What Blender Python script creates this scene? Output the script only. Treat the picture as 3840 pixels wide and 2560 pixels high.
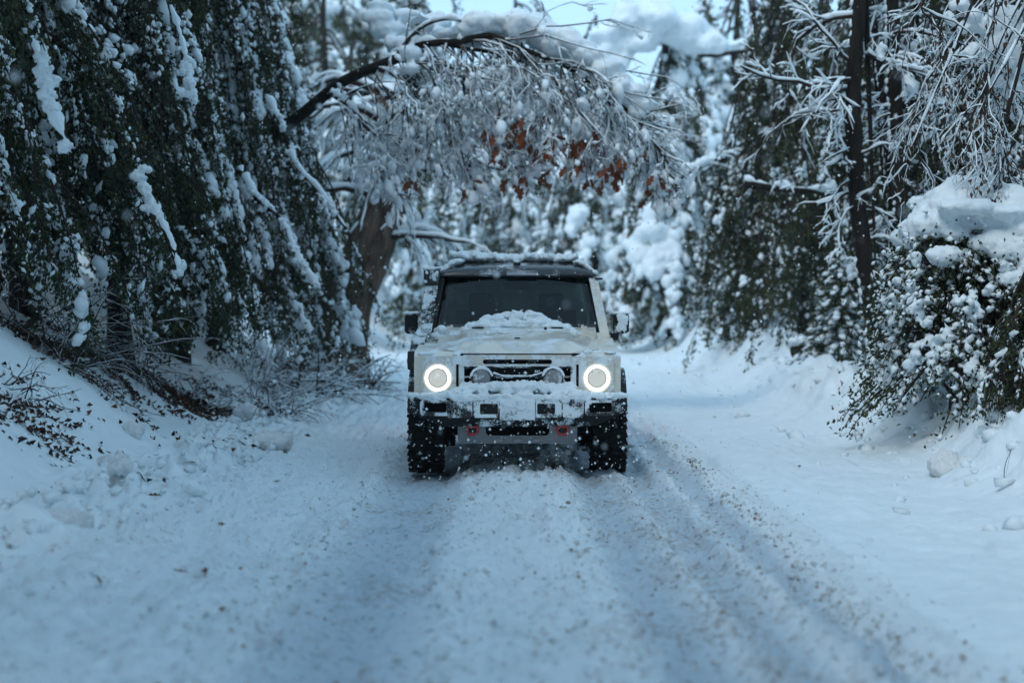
import bpy, bmesh, math, random
import numpy as np
from mathutils import Vector, Matrix

for o in list(bpy.data.objects):
    bpy.data.objects.remove(o)
sc = bpy.context.scene
C = sc.collection
R = math.radians

# ------------------------------------------------------------------ camera, sky, sun, exposure
CAM_H = 1.43
FPX = 6225.0
PITCH = math.atan(110 / FPX)
CAR_Y = 15.0
cam = bpy.data.cameras.new('camera')
cam_o = bpy.data.objects.new('camera', cam)
C.objects.link(cam_o)
cam_o.location = (0, 0, CAM_H)
cam_o.rotation_euler = (R(90) - PITCH, 0, 0)
cam.sensor_width = 36
cam.lens = FPX / 3840 * 36
cam.clip_start = 0.05
cam.clip_end = 2000
cam.dof.use_dof = True
cam.dof.focus_distance = CAR_Y - 0.5
cam.dof.aperture_fstop = 1.25
sc.camera = cam_o

SUN_EL, SUN_AZ = 48, -150           # degrees; azimuth measured from +Y (straight ahead) towards +X
world = bpy.data.worlds.new('World')
sc.world = world
world.use_nodes = True
wn = world.node_tree
sky = wn.nodes.new('ShaderNodeTexSky')
sky.sky_type = 'NISHITA'
sky.sun_disc = False
sky.sun_elevation = R(SUN_EL)
sky.sun_rotation = R(SUN_AZ)
sky.air_density = 1.0
sky.dust_density = 1.0
sky.ozone_density = 0.6
bg = wn.nodes['Background']
bg.inputs['Strength'].default_value = 0.13
# a closed deck of snow cloud over the clear-sky blue: one even veil over the whole dome
veil = wn.nodes.new('ShaderNodeMix'); veil.data_type = 'RGBA'
veil.inputs['Factor'].default_value = .6
veil.inputs[7].default_value = (7.4, 12.4, 17.0, 1)
wn.links.new(sky.outputs['Color'], veil.inputs[6])
wn.links.new(veil.outputs[2], bg.inputs['Color'])

sun = bpy.data.lights.new('sun', 'SUN')
sun.energy = 1.5
sun.angle = R(22)
sun.color = (1.0, 0.995, 0.97)
sun_o = bpy.data.objects.new('sun', sun)
C.objects.link(sun_o)
sd = Vector((math.sin(R(SUN_AZ)) * math.cos(R(SUN_EL)), math.cos(R(SUN_AZ)) * math.cos(R(SUN_EL)), math.sin(R(SUN_EL))))
sun_o.rotation_euler = sd.to_track_quat('Z', 'Y').to_euler()
sun_o.location = sd * 60

sc.view_settings.view_transform = 'Standard'
sc.view_settings.look = 'None'
sc.view_settings.exposure = -0.35
sc.view_settings.gamma = 1
sc.view_settings.use_curve_mapping = False
sc.cycles.max_bounces = 8
sc.cycles.diffuse_bounces = 4
sc.cycles.volume_bounces = 1
sc.cycles.transparent_max_bounces = 8
sc.cycles.use_denoising = True
sc.cycles.sample_clamp_indirect = 4

# ------------------------------------------------------------------ helpers
rng = np.random.default_rng(7)

def at(px, py, d):
    """the point of the place seen at photograph pixel (px, py), d metres ahead"""
    c, s = math.cos(PITCH), math.sin(PITCH)
    a, b = (px - 1920) / FPX, -(py - 1280) / FPX
    v = np.array((a, c + b * s, -s + b * c))
    return v * (d / v[1]) + np.array((0, 0, CAM_H))

def _hash(ix, iy, iz, seed):
    n = (ix * 374761393 + iy * 668265263 + iz * 2147483647 + seed * 974711) & 0x7fffffff
    n = ((n ^ (n >> 13)) * 1274126177) & 0x7fffffff
    n = ((n ^ (n >> 15)) * 1911520717) & 0x7fffffff
    return (n & 0xffff) / 65535.0

def vnoise(p, seed=0):
    """value noise in [-1, 1] at points p (n, 3)"""
    p = np.asarray(p, float)
    i = np.floor(p).astype(np.int64)
    f = p - i
    f = f * f * (3 - 2 * f)
    out = 0
    for dx in (0, 1):
        wx = f[:, 0] if dx else 1 - f[:, 0]
        for dy in (0, 1):
            wy = f[:, 1] if dy else 1 - f[:, 1]
            for dz in (0, 1):
                wz = f[:, 2] if dz else 1 - f[:, 2]
                out = out + wx * wy * wz * _hash(i[:, 0] + dx, i[:, 1] + dy, i[:, 2] + dz, seed)
    return out * 2 - 1

def fbm(p, octaves=4, seed=0, gain=.5):
    p = np.asarray(p, float)
    a, out, t = 1.0, 0, 0
    for k in range(octaves):
        out = out + a * vnoise(p * 2 ** k + 17.3 * k, seed + k)
        t += a
        a *= gain
    return out / t

def smooth(a, b, x):
    t = np.clip((np.asarray(x, float) - a) / (b - a), 0, 1)
    return t * t * (3 - 2 * t)

class G:
    """gathers vertices and faces, then links them as ONE mesh object"""
    def __init__(s):
        s.v, s.f3, s.f4, s.n = [], [], [], 0
        s.m3, s.m4 = [], []
    def add(s, v, f, mat=0):
        v = np.asarray(v, float).reshape(-1, 3)
        f = np.asarray(f, np.int64)
        if f.size:
            (s.f3 if f.shape[1] == 3 else s.f4).append(f + s.n)
            (s.m3 if f.shape[1] == 3 else s.m4).append(np.full(len(f), mat))
        s.v.append(v)
        s.n += len(v)
        return s
    def bm(s, bm, mat=0):
        bm.verts.ensure_lookup_table()
        bmesh.ops.triangulate(bm, faces=bm.faces[:])
        bm.verts.index_update()
        s.add([v.co[:] for v in bm.verts], [[v.index for v in f.verts] for f in bm.faces], mat)
        bm.free()
        return s
    def mesh(s, name, mats, origin=(0, 0, 0), smooth_=True):
        v = np.concatenate(s.v) - np.asarray(origin, float)
        f3 = np.concatenate(s.f3) if s.f3 else np.zeros((0, 3), np.int64)
        f4 = np.concatenate(s.f4) if s.f4 else np.zeros((0, 4), np.int64)
        m = np.concatenate(s.m3 + s.m4) if (s.m3 or s.m4) else np.zeros(0)
        me = bpy.data.meshes.new(name)
        me.vertices.add(len(v))
        me.vertices.foreach_set('co', v.astype(np.float32).ravel())
        loops = np.concatenate((f3.ravel(), f4.ravel())).astype(np.int32)
        me.loops.add(len(loops))
        me.loops.foreach_set('vertex_index', loops)
        n = len(f3) + len(f4)
        me.polygons.add(n)
        st = np.concatenate((np.arange(len(f3)) * 3, len(f3) * 3 + np.arange(len(f4)) * 4)).astype(np.int32)
        me.polygons.foreach_set('loop_start', st)
        me.polygons.foreach_set('material_index', m.astype(np.int32))
        me.polygons.foreach_set('use_smooth', np.full(n, smooth_, bool))
        for x in mats if isinstance(mats, (list, tuple)) else [mats]:
            me.materials.append(x)
        me.update(calc_edges=True)
        me.validate()
        return me
    def build(s, name, mats, parent=None, smooth_=True, sharp=None):
        org = parent_origin(parent) if parent else (0, 0, 0)
        me = s.mesh(name, mats, org, smooth_)
        if sharp is not None:
            me.set_sharp_from_angle(angle=R(sharp))
        o = bpy.data.objects.new(name, me)
        C.objects.link(o)
        if parent:
            o.parent = parent
        return o

def parent_origin(p):
    loc = Vector((0, 0, 0))
    while p:
        loc += p.location
        p = p.parent
    return loc[:]

def tag(o, label=None, cat=None, group=None, kind=None):
    for k, x in (('label', label), ('category', cat), ('group', group), ('kind', kind)):
        if x:
            o[k] = x
    return o

def thing(name, label, cat, loc=(0, 0, 0), group=None):
    o = bpy.data.objects.new(name, None)
    o.empty_display_size = .2
    C.objects.link(o)
    o.location = loc
    return tag(o, label, cat, group)

def copy_tree(o, parent=None):
    c = o.copy()
    C.objects.link(c)
    c.parent = parent
    for ch in o.children:
        copy_tree(ch, c)
    return c

# ---- curve tubes
def tube(g, path, rad, sides=5, mat=0, off=None, cap=True):
    path = np.asarray(path, float)
    n = len(path)
    rad = np.broadcast_to(np.asarray(rad, float), (n,))
    if off is not None:
        path = path + off
    t = np.gradient(path, axis=0)
    t /= np.linalg.norm(t, axis=1)[:, None] + 1e-9
    ref = np.array((0, 0, 1.0)) if abs(t[:, 2]).mean() < .8 else np.array((1.0, 0, 0))
    u = np.cross(t, ref)
    u /= np.linalg.norm(u, axis=1)[:, None] + 1e-9
    w = np.cross(u, t)
    a = np.arange(sides) * 2 * math.pi / sides
    ring = path[:, None, :] + rad[:, None, None] * (np.cos(a)[None, :, None] * u[:, None, :] + np.sin(a)[None, :, None] * w[:, None, :])
    v = ring.reshape(-1, 3)
    i = np.arange(n - 1)[:, None] * sides
    j = np.arange(sides)[None, :]
    k = (j + 1) % sides
    f = np.stack((i + j, i + k, i + sides + k, i + sides + j), -1).reshape(-1, 4)
    g.add(v, f, mat)
    if cap and sides > 2:
        for e in (0, n - 1):
            b = g.n - n * sides + e * sides
            idx = np.arange(sides) + b
            c = g.n
            g.v.append(path[e][None])
            g.n += 1
            tri = np.stack((np.full(sides, c), idx, np.roll(idx, -1)), -1)
            g.f3.append(tri[:, ::-1] if e == 0 else tri)
            g.m3.append(np.full(sides, mat))
    return g

def spline(pts, n):
    """Catmull-Rom through pts, n samples"""
    p = np.asarray(pts, float)
    p = np.vstack((2 * p[0] - p[1], p, 2 * p[-1] - p[-2]))
    m = len(p) - 3
    t = np.linspace(0, m - 1e-6, n)
    i = t.astype(int)
    f = (t - i)[:, None]
    a, b, c, d = p[i], p[i + 1], p[i + 2], p[i + 3]
    return .5 * (2 * b + (c - a) * f + (2 * a - 5 * b + 4 * c - d) * f * f + (3 * b - a - 3 * c + d) * f ** 3)

def _ico(sub):
    bm = bmesh.new()
    bmesh.ops.create_icosphere(bm, subdivisions=sub, radius=1)
    v = np.array([x.co[:] for x in bm.verts])
    f = np.array([[x.index for x in q.verts] for q in bm.faces])
    bm.free()
    return v, f
ICO1, ICO2, ICO3 = _ico(1), _ico(2), _ico(3)
OCTA = (np.array(((1, 0, 0), (0, 1, 0), (-1, 0, 0), (0, -1, 0), (0, 0, 1), (0, 0, -1)), float),
        np.array(((0, 1, 4), (1, 2, 4), (2, 3, 4), (3, 0, 4), (1, 0, 5), (2, 1, 5), (3, 2, 5), (0, 3, 5))))

def unit(v):
    return v / (np.linalg.norm(v, axis=-1, keepdims=True) + 1e-9)

def lumps(g, pos, rad, r_, base=ICO1, jitter=.25, mat=0, axis=None, stretch=None, flat=1.0):
    """many lumpy blobs: pos (n,3), rad (n,) or (n,3); axis (n,3) long axis"""
    pos = np.asarray(pos, float)
    n = len(pos)
    if n == 0:
        return g
    bv, bf = base
    rad = np.asarray(rad, float)
    if rad.ndim == 1:
        rad = np.stack((rad, rad, rad * flat), -1)
    k = len(bv)
    if k > 6:
        # lobes rather than spikes: smooth noise over each blob, different for every one
        q = (bv[None] * 1.5 + r_.uniform(0, 99, (n, 1, 3))).reshape(-1, 3)
        d = (vnoise(q, 3) + .5 * vnoise(q * 2.1, 4)).reshape(n, k, 1)
        v = bv[None] * (1 + (jitter * 2.6 + .12) * d)
    else:
        v = np.broadcast_to(bv[None], (n, k, 3)) * (1 + jitter * r_.standard_normal((n, k, 1)))
    v = v * rad[:, None, :]
    if axis is None:
        a = r_.uniform(0, 2 * math.pi, n)
        c, s = np.cos(a)[:, None], np.sin(a)[:, None]
        v = np.stack((v[..., 0] * c - v[..., 1] * s, v[..., 0] * s + v[..., 1] * c, v[..., 2]), -1)
    else:
        x = unit(axis)
        z = np.array((0, 0, 1.0)) + .02
        y = unit(np.cross(z, x))
        w = np.cross(x, y)
        v = v[..., 0:1] * x[:, None] + v[..., 1:2] * y[:, None] + v[..., 2:3] * w[:, None]
    v = v + pos[:, None]
    f = bf[None] + (np.arange(n) * k)[:, None, None]
    g.add(v.reshape(-1, 3), f.reshape(-1, 3), mat)
    return g

def leaves(g, pos, dirs, length, width, r_, mat=0, fold=.25):
    """folded leaf blades; pos (n,3), dirs (n,3) towards the tip"""
    n = len(pos)
    if n == 0:
        return g
    a = unit(np.asarray(dirs, float))
    b = unit(np.cross(a, r_.standard_normal((n, 3))))
    m = np.cross(a, b)
    L = (length * r_.uniform(.7, 1.3, n))[:, None]
    W = (width * r_.uniform(.75, 1.25, n))[:, None]
    v = np.stack((pos, pos + a * L * .45 + b * W * .5 + m * W * fold, pos + a * L, pos + a * L * .45 - b * W * .5 + m * W * fold), 1)
    i = np.arange(n)[:, None] * 4
    f = np.concatenate((i + np.array((0, 1, 2)), i + np.array((0, 2, 3))), 0)
    g.add(v.reshape(-1, 3), f, mat)
    return g

def snow_mass(blobs, voxel, amp=.02, freq=6, it=4, seed=0, floor=None):
    """one lump of snow grown from blobs [(centre, radii)]: voxel union, smoothed, then uneven"""
    g = G()
    for c, r in blobs:
        g.add(ICO2[0] * np.asarray(r, float) + np.asarray(c, float), ICO2[1])
    me = g.mesh('tmp', [])
    o = bpy.data.objects.new('tmp', me)
    C.objects.link(o)
    m = o.modifiers.new('r', 'REMESH'); m.mode = 'VOXEL'; m.voxel_size = voxel
    m = o.modifiers.new('s', 'SMOOTH'); m.factor = .5; m.iterations = it
    dg = bpy.context.evaluated_depsgraph_get()
    e = o.evaluated_get(dg).to_mesh()
    v = np.zeros(len(e.vertices) * 3, np.float32); e.vertices.foreach_get('co', v); v = v.reshape(-1, 3).astype(float)
    nr = np.zeros(len(v) * 3, np.float32); e.vertices.foreach_get('normal', nr); nr = nr.reshape(-1, 3).astype(float)
    q = np.array([p.vertices[:] if len(p.vertices) == 4 else (*p.vertices[:], p.vertices[0]) for p in e.polygons])
    o.evaluated_get(dg).to_mesh_clear()
    bpy.data.objects.remove(o); bpy.data.meshes.remove(me)
    d = fbm(v * freq, 4, seed) + .9 * (np.abs(vnoise(v * freq * 1.7, seed + 9)) - .35) + .5 * (np.abs(vnoise(v * freq * 3.9, seed + 19)) - .35)
    v = v + nr * (amp * d)[:, None]
    return v, q

# ------------------------------------------------------------------ materials
def mat(name, color, rough=.6, metal=0, spec=.5, coat=0):
    m = bpy.data.materials.new(name)
    m.use_nodes = True
    b = m.node_tree.nodes['Principled BSDF']
    b.inputs['Base Color'].default_value = (*color, 1)
    b.inputs['Roughness'].default_value = rough
    b.inputs['Metallic'].default_value = metal
    b.inputs['Specular IOR Level'].default_value = spec
    b.inputs['Coat Weight'].default_value = coat
    return m

def N(m, t, **kw):
    n = m.node_tree.nodes.new(t)
    for k, x in kw.items():
        if k in n.inputs:
            n.inputs[k].default_value = x
        else:
            setattr(n, k, x)
    return n

def L(m, a, b):
    m.node_tree.links.new(a, b)

def bsdf(m):
    return m.node_tree.nodes['Principled BSDF']

def noise(m, scale, detail=4, rough=.55, coord='Object', dist=0):
    tc = N(m, 'ShaderNodeTexCoord')
    n = N(m, 'ShaderNodeTexNoise')
    n.inputs['Scale'].default_value = scale
    n.inputs['Detail'].default_value = detail
    n.inputs['Roughness'].default_value = rough
    n.inputs['Distortion'].default_value = dist
    L(m, tc.outputs[coord], n.inputs['Vector'])
    return n.outputs['Fac']

def ramp(m, fac, stops):
    r = N(m, 'ShaderNodeValToRGB')
    e = r.color_ramp.elements
    while len(e) < len(stops):
        e.new(.5)
    for x, (p, c) in zip(e, stops):
        x.position = p
        x.color = (*c, 1) if len(c) == 3 else c
    L(m, fac, r.inputs['Fac'])
    return r.outputs['Color']

def math_(m, op, a, b=None, c=None, clamp=False):
    n = N(m, 'ShaderNodeMath', operation=op, use_clamp=clamp)
    for i, x in enumerate((a, b, c)):
        if x is None:
            continue
        if isinstance(x, (int, float)):
            n.inputs[i].default_value = x
        else:
            L(m, x, n.inputs[i])
    return n.outputs[0]

def bump(m, fac, strength=.3, dist=.02, prev=None):
    b = N(m, 'ShaderNodeBump')
    b.inputs['Strength'].default_value = strength
    b.inputs['Distance'].default_value = dist
    L(m, fac, b.inputs['Height'])
    if prev is not None:
        L(m, prev, b.inputs['Normal'])
    return b.outputs['Normal']

SNOW = (.79, .86, .885)
def snow_material(name, scale=30, strength=.35, color=SNOW):
    m = mat(name, color, .55, spec=.3)
    n1 = noise(m, scale, 5, .65)
    n2 = noise(m, scale * 6, 3, .6)
    b1 = bump(m, n1, strength, .03)
    b2 = bump(m, n2, strength * .6, .006, b1)
    L(m, b2, bsdf(m).inputs['Normal'])
    L(m, ramp(m, noise(m, 3.1, 4), [(.3, [c * .93 for c in color]), (.7, color)]), bsdf(m).inputs['Base Color'])
    return m

def dusted(name, color, rough=.4, top=.5, front=.2, scale=40, metal=0, coat=0, snow=SNOW, patch=3.0, spec=.5):
    """a material with wind-blown snow stuck to it: more on faces that look up, some on those that look forward (-Y)"""
    m = mat(name, color, rough, metal, spec, coat)
    geo = N(m, 'ShaderNodeNewGeometry')
    sep = N(m, 'ShaderNodeSeparateXYZ')
    L(m, geo.outputs['Normal'], sep.inputs[0])
    up = math_(m, 'MULTIPLY', math_(m, 'MAXIMUM', sep.outputs['Z'], 0), top)
    fr = math_(m, 'MULTIPLY', math_(m, 'MAXIMUM', math_(m, 'MULTIPLY', sep.outputs['Y'], -1), 0), front)
    w = math_(m, 'ADD', up, fr)
    nf = noise(m, scale, 6, .75)
    nl = noise(m, patch, 3, .6)
    a = math_(m, 'ADD', math_(m, 'MULTIPLY', math_(m, 'SUBTRACT', nf, .5), 1.5), math_(m, 'MULTIPLY', math_(m, 'SUBTRACT', nl, .5), 2.2))
    s = math_(m, 'ADD', math_(m, 'ADD', a, w), -.5)
    k = math_(m, 'MULTIPLY', s, 5, clamp=True)
    mx = N(m, 'ShaderNodeMix', data_type='RGBA')
    L(m, k, mx.inputs['Factor'])
    mx.inputs[6].default_value = (*color, 1)
    mx.inputs[7].default_value = (*snow, 1)
    L(m, mx.outputs[2], bsdf(m).inputs['Base Color'])
    rr = N(m, 'ShaderNodeMix', data_type='FLOAT')
    L(m, k, rr.inputs['Factor'])
    rr.inputs[2].default_value = rough
    rr.inputs[3].default_value = .7
    L(m, rr.outputs[0], bsdf(m).inputs['Roughness'])
    if metal:
        L(m, math_(m, 'MULTIPLY', math_(m, 'SUBTRACT', 1, k), metal), bsdf(m).inputs['Metallic'])
    if coat:
        L(m, math_(m, 'MULTIPLY', math_(m, 'SUBTRACT', 1, k), coat), bsdf(m).inputs['Coat Weight'])
    L(m, bump(m, math_(m, 'MULTIPLY', k, nf), .6, .015), bsdf(m).inputs['Normal'])
    return m

def leaf_material(name, c0, c1, c2):
    m = mat(name, c0, .55, spec=.2)
    g = N(m, 'ShaderNodeNewGeometry')
    L(m, ramp(m, g.outputs['Random Per Island'], [(0, c0), (.6, c1), (.97, c2)]), bsdf(m).inputs['Base Color'])
    return m

def bark_material(name, c0, c1, scale=12, moss=None):
    m = mat(name, c0, .85, spec=.2)
    tc = N(m, 'ShaderNodeTexCoord')
    mp = N(m, 'ShaderNodeMapping')
    mp.inputs['Scale'].default_value = (1, 1, .18)
    L(m, tc.outputs['Object'], mp.inputs['Vector'])
    n = N(m, 'ShaderNodeTexNoise')
    n.inputs['Scale'].default_value = scale
    n.inputs['Detail'].default_value = 6
    n.inputs['Roughness'].default_value = .7
    L(m, mp.outputs[0], n.inputs['Vector'])
    L(m, ramp(m, n.outputs['Fac'], [(.35, c0), (.7, c1)]), bsdf(m).inputs['Base Color'])
    L(m, bump(m, n.outputs['Fac'], .8, .03), bsdf(m).inputs['Normal'])
    return m

M = {}
M['snow'] = snow_material('fresh_snow', 22, .35)
M['snow_far'] = snow_material('soft_snow', 6, .3)
M['snow_leaf'] = mat('snow_on_leaves', SNOW, .6, spec=.3)
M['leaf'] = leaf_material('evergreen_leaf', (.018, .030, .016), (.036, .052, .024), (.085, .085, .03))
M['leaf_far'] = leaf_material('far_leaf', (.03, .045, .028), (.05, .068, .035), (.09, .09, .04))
M['twig'] = mat('dark_twig', (.035, .024, .02), .8, spec=.2)
M['bark'] = bark_material('dark_bark', (.008, .007, .006), (.028, .022, .017))
M['brown_leaf'] = leaf_material('brown_oak_leaf', (.10, .028, .014), (.16, .048, .02), (.22, .08, .03))
M['litter'] = leaf_material('leaf_litter', (.03, .016, .012), (.06, .03, .02), (.12, .05, .02))
# ------------------------------------------------------------------ ground, road, verge
def softplus(t, k=.12):
    return k * np.logaddexp(0, t / k)

def left_edge(y):
    return -2.95 + .12 * np.sin(y * .55) + .08 * np.sin(y * 1.7 + 1) - .012 * np.clip(y - 26, 0, 60)

def height(x, y):
    x = np.asarray(x, float); y = np.asarray(y, float)
    shp = np.broadcast(x, y).shape
    x = np.broadcast_to(x, shp).ravel(); y = np.broadcast_to(y, shp).ravel()
    p = np.stack((x, y, np.zeros_like(x)), -1)
    near = smooth(60, 30, y)
    # bank on the left
    t = left_edge(y) - x
    sl = .92 - .34 * smooth(13, 22, y)
    bank = 7 * (1 - np.exp(-softplus(t - .25) * sl / 7))
    z = bank + smooth(.3, 1.5, t) * (.10 * fbm(p * .9, 3, 3) + .02 * fbm(p * 5, 3, 13))
    # ploughed rim at the foot of the bank
    rim = np.exp(-((t + .05) / .42) ** 2)
    ch = np.abs(vnoise(p * 5.2, 5)) * .6 + np.abs(vnoise(p * 11, 6)) * .4
    z += rim * (.04 + .24 * ch) * smooth(45, 24, y)
    skirt = smooth(-1.5, -.3, t) * (1 - smooth(.2, .6, t))
    z += skirt * .09 * ch * near
    # packed road: ruts, crown, crumbs of slush
    on = smooth(2.3, 1.5, x) * smooth(0, -.7, t)
    wob = .07 * np.sin(y * .35) + .04 * np.sin(y * .9 + 2)
    rut = 0
    for c, w, d in ((-.74, .33, .062), (.72, .19, .058), (1.12, .14, .050), (1.46, .10, .045), (-1.35, .20, .03)):
        rut = rut + d * np.exp(-((x - c - wob) / w) ** 4)
    z -= on * (rut + .004)
    g1 = np.abs(vnoise(p * 17, 21)); g2 = np.abs(vnoise(p * 34, 22)); g3 = fbm(p * 3.0, 3, 23)
    z += on * near * ((.052 * g1 + .036 * g2) * (1 - .45 * (rut > .03)) + .066 * np.abs(vnoise(p * 7.5, 24)) * np.clip(.6 + vnoise(p * 1.3, 25), .2, 1.4) + .028 * g3 + .030 * fbm(p * np.array((9.0, .55, 1)), 3, 27))
    # shoulder with loose snow on the right, rim along the wood's edge
    r = smooth(1.45, 2.4, x)
    z += r * (.06 + .05 * fbm(p * 1.3, 3, 31) + .018 * np.abs(vnoise(p * 6, 32)) + .020 * fbm(p * 13, 2, 35) + .02 * np.abs(vnoise(p * 9, 38)))
    edge = 4.35 + .25 * np.sin(y * .5) + .02 * np.clip(y - 20, 0, 60)
    lump = .55 + .8 * np.abs(vnoise(p * 1.5, 33)) + .55 * np.abs(vnoise(p * 3.7, 34)) + .25 * np.abs(vnoise(p * 9, 37))
    z += .42 * lump * np.exp(-((x - edge) / .62) ** 2) * smooth(8, 12, y)
    z += smooth(3.2, 5.2, x) * (.26 + .10 * fbm(p * .8, 3, 36)) + .05 * np.clip(x - 7, 0, 60)
    # the road climbs gently, the wooded hill behind climbs faster
    z += .014 * np.clip(y - 22, 0, 60) + .22 * np.clip(y - 62, 0, 150)
    return z.reshape(shp)

def h1(x, y):
    return float(height(np.array([x]), np.array([y]))[0])

ys = [-40, -25, -15, -8, -4, -1, 1.5, 3, 4]
y = 4.8
while y < 75:
    ys.append(y)
    y += .0062 * y if y < 22 else .013 * y
ys += [80, 90, 110, 150, 250, 450]
ys = np.array(ys)

def steps(a, b, s):
    return list(np.arange(a, b - 1e-6, s))
xs_bank = np.array([-400, -150, -70, -40, -25, -18, -14, -11.5, -9.5, -8.5, -7.8] + steps(-7.2, -5, .1) + steps(-5, -2.6, .035) + [-2.6])
xs_road = np.array(steps(-2.6, 1.9, .028) + [1.9])
xs_verge = np.array(steps(1.9, 5.2, .035) + steps(5.2, 9, .15) + [9, 10, 12, 16, 24, 40, 80, 200, 400])

def sheet(name, xs, mats):
    X, Y = np.meshgrid(xs, ys)
    Z = height(X, Y)
    v = np.stack((X, Y, Z), -1).reshape(-1, 3)
    nx, ny = len(xs), len(ys)
    i = (np.arange(ny - 1)[:, None] * nx + np.arange(nx - 1)[None]).ravel()
    f = np.stack((i, i + 1, i + nx + 1, i + nx), -1)
    o = G().add(v, f).build(name, mats)
    o['kind'] = 'structure'
    return o

m = snow_material('bank_snow', 9, .5)
M['bank'] = m
sheet('snow_bank', xs_bank, m)

m = snow_material('packed_road_snow', 26, .7)
M['road'] = m
tc = N(m, 'ShaderNodeTexCoord')
sep = N(m, 'ShaderNodeSeparateXYZ')
L(m, tc.outputs['Object'], sep.inputs[0])
# slush stained by grit along the wheel tracks
dirt_n = noise(m, 13, 6, .7)
dirt_l = noise(m, 1.1, 3)
def band(c, w):
    d = math_(m, 'DIVIDE', math_(m, 'SUBTRACT', sep.outputs['X'], c), w)
    return math_(m, 'MAXIMUM', math_(m, 'SUBTRACT', 1, math_(m, 'MULTIPLY', d, d)), 0)
bands = math_(m, 'ADD', band(-.72, .6), math_(m, 'ADD', band(.75, .45), band(1.3, .5)))
amt = math_(m, 'ADD', math_(m, 'MULTIPLY', bands, .11), math_(m, 'MULTIPLY', math_(m, 'SUBTRACT', dirt_l, .5), .5))
k = math_(m, 'MULTIPLY', math_(m, 'SUBTRACT', math_(m, 'ADD', dirt_n, amt), .60), 4.2, clamp=True)
mx = N(m, 'ShaderNodeMix', data_type='RGBA')
L(m, math_(m, 'MULTIPLY', k, .6), mx.inputs['Factor'])
ice = N(m, 'ShaderNodeMix', data_type='RGBA')
L(m, math_(m, 'MULTIPLY', math_(m, 'ADD', band(-.74, .42), math_(m, 'ADD', band(.72, .24), math_(m, 'ADD', band(1.12, .18), band(1.46, .13)))), .85, clamp=True), ice.inputs['Factor'])
ice.inputs[6].default_value = (*SNOW, 1)
ice.inputs[7].default_value = (.46, .56, .64, 1)
L(m, ice.outputs[2], mx.inputs[6])
mx.inputs[7].default_value = (.30, .23, .18, 1)
# grit lying in the pits between the crumbs
sp_n = noise(m, 24, 3, .55)
sp = math_(m, 'MULTIPLY', math_(m, 'SUBTRACT', math_(m, 'ADD', sp_n, math_(m, 'ADD', math_(m, 'MULTIPLY', bands, .045), math_(m, 'MULTIPLY', math_(m, 'SUBTRACT', dirt_l, .5), .16))), .625), 9, clamp=True)
gx = N(m, 'ShaderNodeMix', data_type='RGBA')
L(m, math_(m, 'MULTIPLY', sp, .72), gx.inputs['Factor'])
L(m, mx.outputs[2], gx.inputs[6])
gx.inputs[7].default_value = (.20, .145, .11, 1)
L(m, gx.outputs[2], bsdf(m).inputs['Base Color'])
sheet('road', xs_road, m)
m = snow_material('verge_snow', 9, .45)
M['verge'] = m
sheet('snow_verge', xs_verge, m)

# loose crumbs of slush thrown up by wheels, too many to count
M['slush'] = snow_material('slush', 40, .5, (.64, .67, .67))
M['slush_dirty'] = snow_material('dirty_slush', 40, .5, (.34, .25, .18))
r_ = np.random.default_rng(11)
g = G()
n = 9000
yy = 4.6 * (20 / 4.6) ** r_.uniform(0, 1, n) ** 1.0
c = r_.choice([-.3, -1.15, .45, .98, 1.4, 1.75, .1], n, p=[.13, .13, .15, .24, .2, .1, .05])
xx = c + r_.normal(0, .17, n)
line = r_.uniform(0, 1, n) < .14          # the crumbled lip of the right-hand track
xx = np.where(line, 1.60 + r_.normal(0, .045, n) + .03 * np.sin(yy * 1.3), xx)
rad = np.clip(r_.lognormal(math.log(.0085), .5, n), .004, .034)
zz = height(xx, yy) - rad * .12
dirty = (r_.uniform(0, 1, n) < .12 + .18 * (xx > .7) + .25 * line)
rad = np.where(dirty, rad * .72, rad)
for q, mi in ((~dirty, 0), (dirty, 1)):
    lumps(g, np.stack((xx, yy, zz), -1)[q], rad[q], r_, base=OCTA, jitter=.28, mat=mi, flat=.75)
o = g.build('slush_crumbs', [M['slush'], M['slush_dirty']])
tag(o, 'loose crumbs of brownish slush scattered along the wheel tracks', 'slush', kind='stuff')

# clods pushed to the foot of the bank
g = G()
n = 1900
yy = 5.5 * (34 / 5.5) ** r_.uniform(0, 1, n)
xx = left_edge(yy) + np.abs(r_.normal(0, .42, n)) - .25
rad = np.clip(r_.lognormal(math.log(.026), .5, n), .01, .085)
lumps(g, np.stack((xx, yy, height(xx, yy) + rad * .02), -1), np.stack((rad, rad * r_.uniform(.7, 1.2, n), rad * .75), -1), r_, base=ICO1, jitter=.22)
yy = 6 * (40 / 6) ** r_.uniform(0, 1, 500)
xx = 4.1 + r_.normal(0, .5, 500)
rad = np.clip(r_.lognormal(math.log(.035), .5, 500), .015, .1)
lumps(g, np.stack((xx, yy, height(xx, yy) + rad * .1), -1), np.stack((rad, rad, rad * .7), -1), r_, base=ICO1, jitter=.22)
o = g.build('snow_crumbs', M['snow'])
tag(o, 'small clods of ploughed snow along both road edges', 'snow', kind='stuff')

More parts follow.
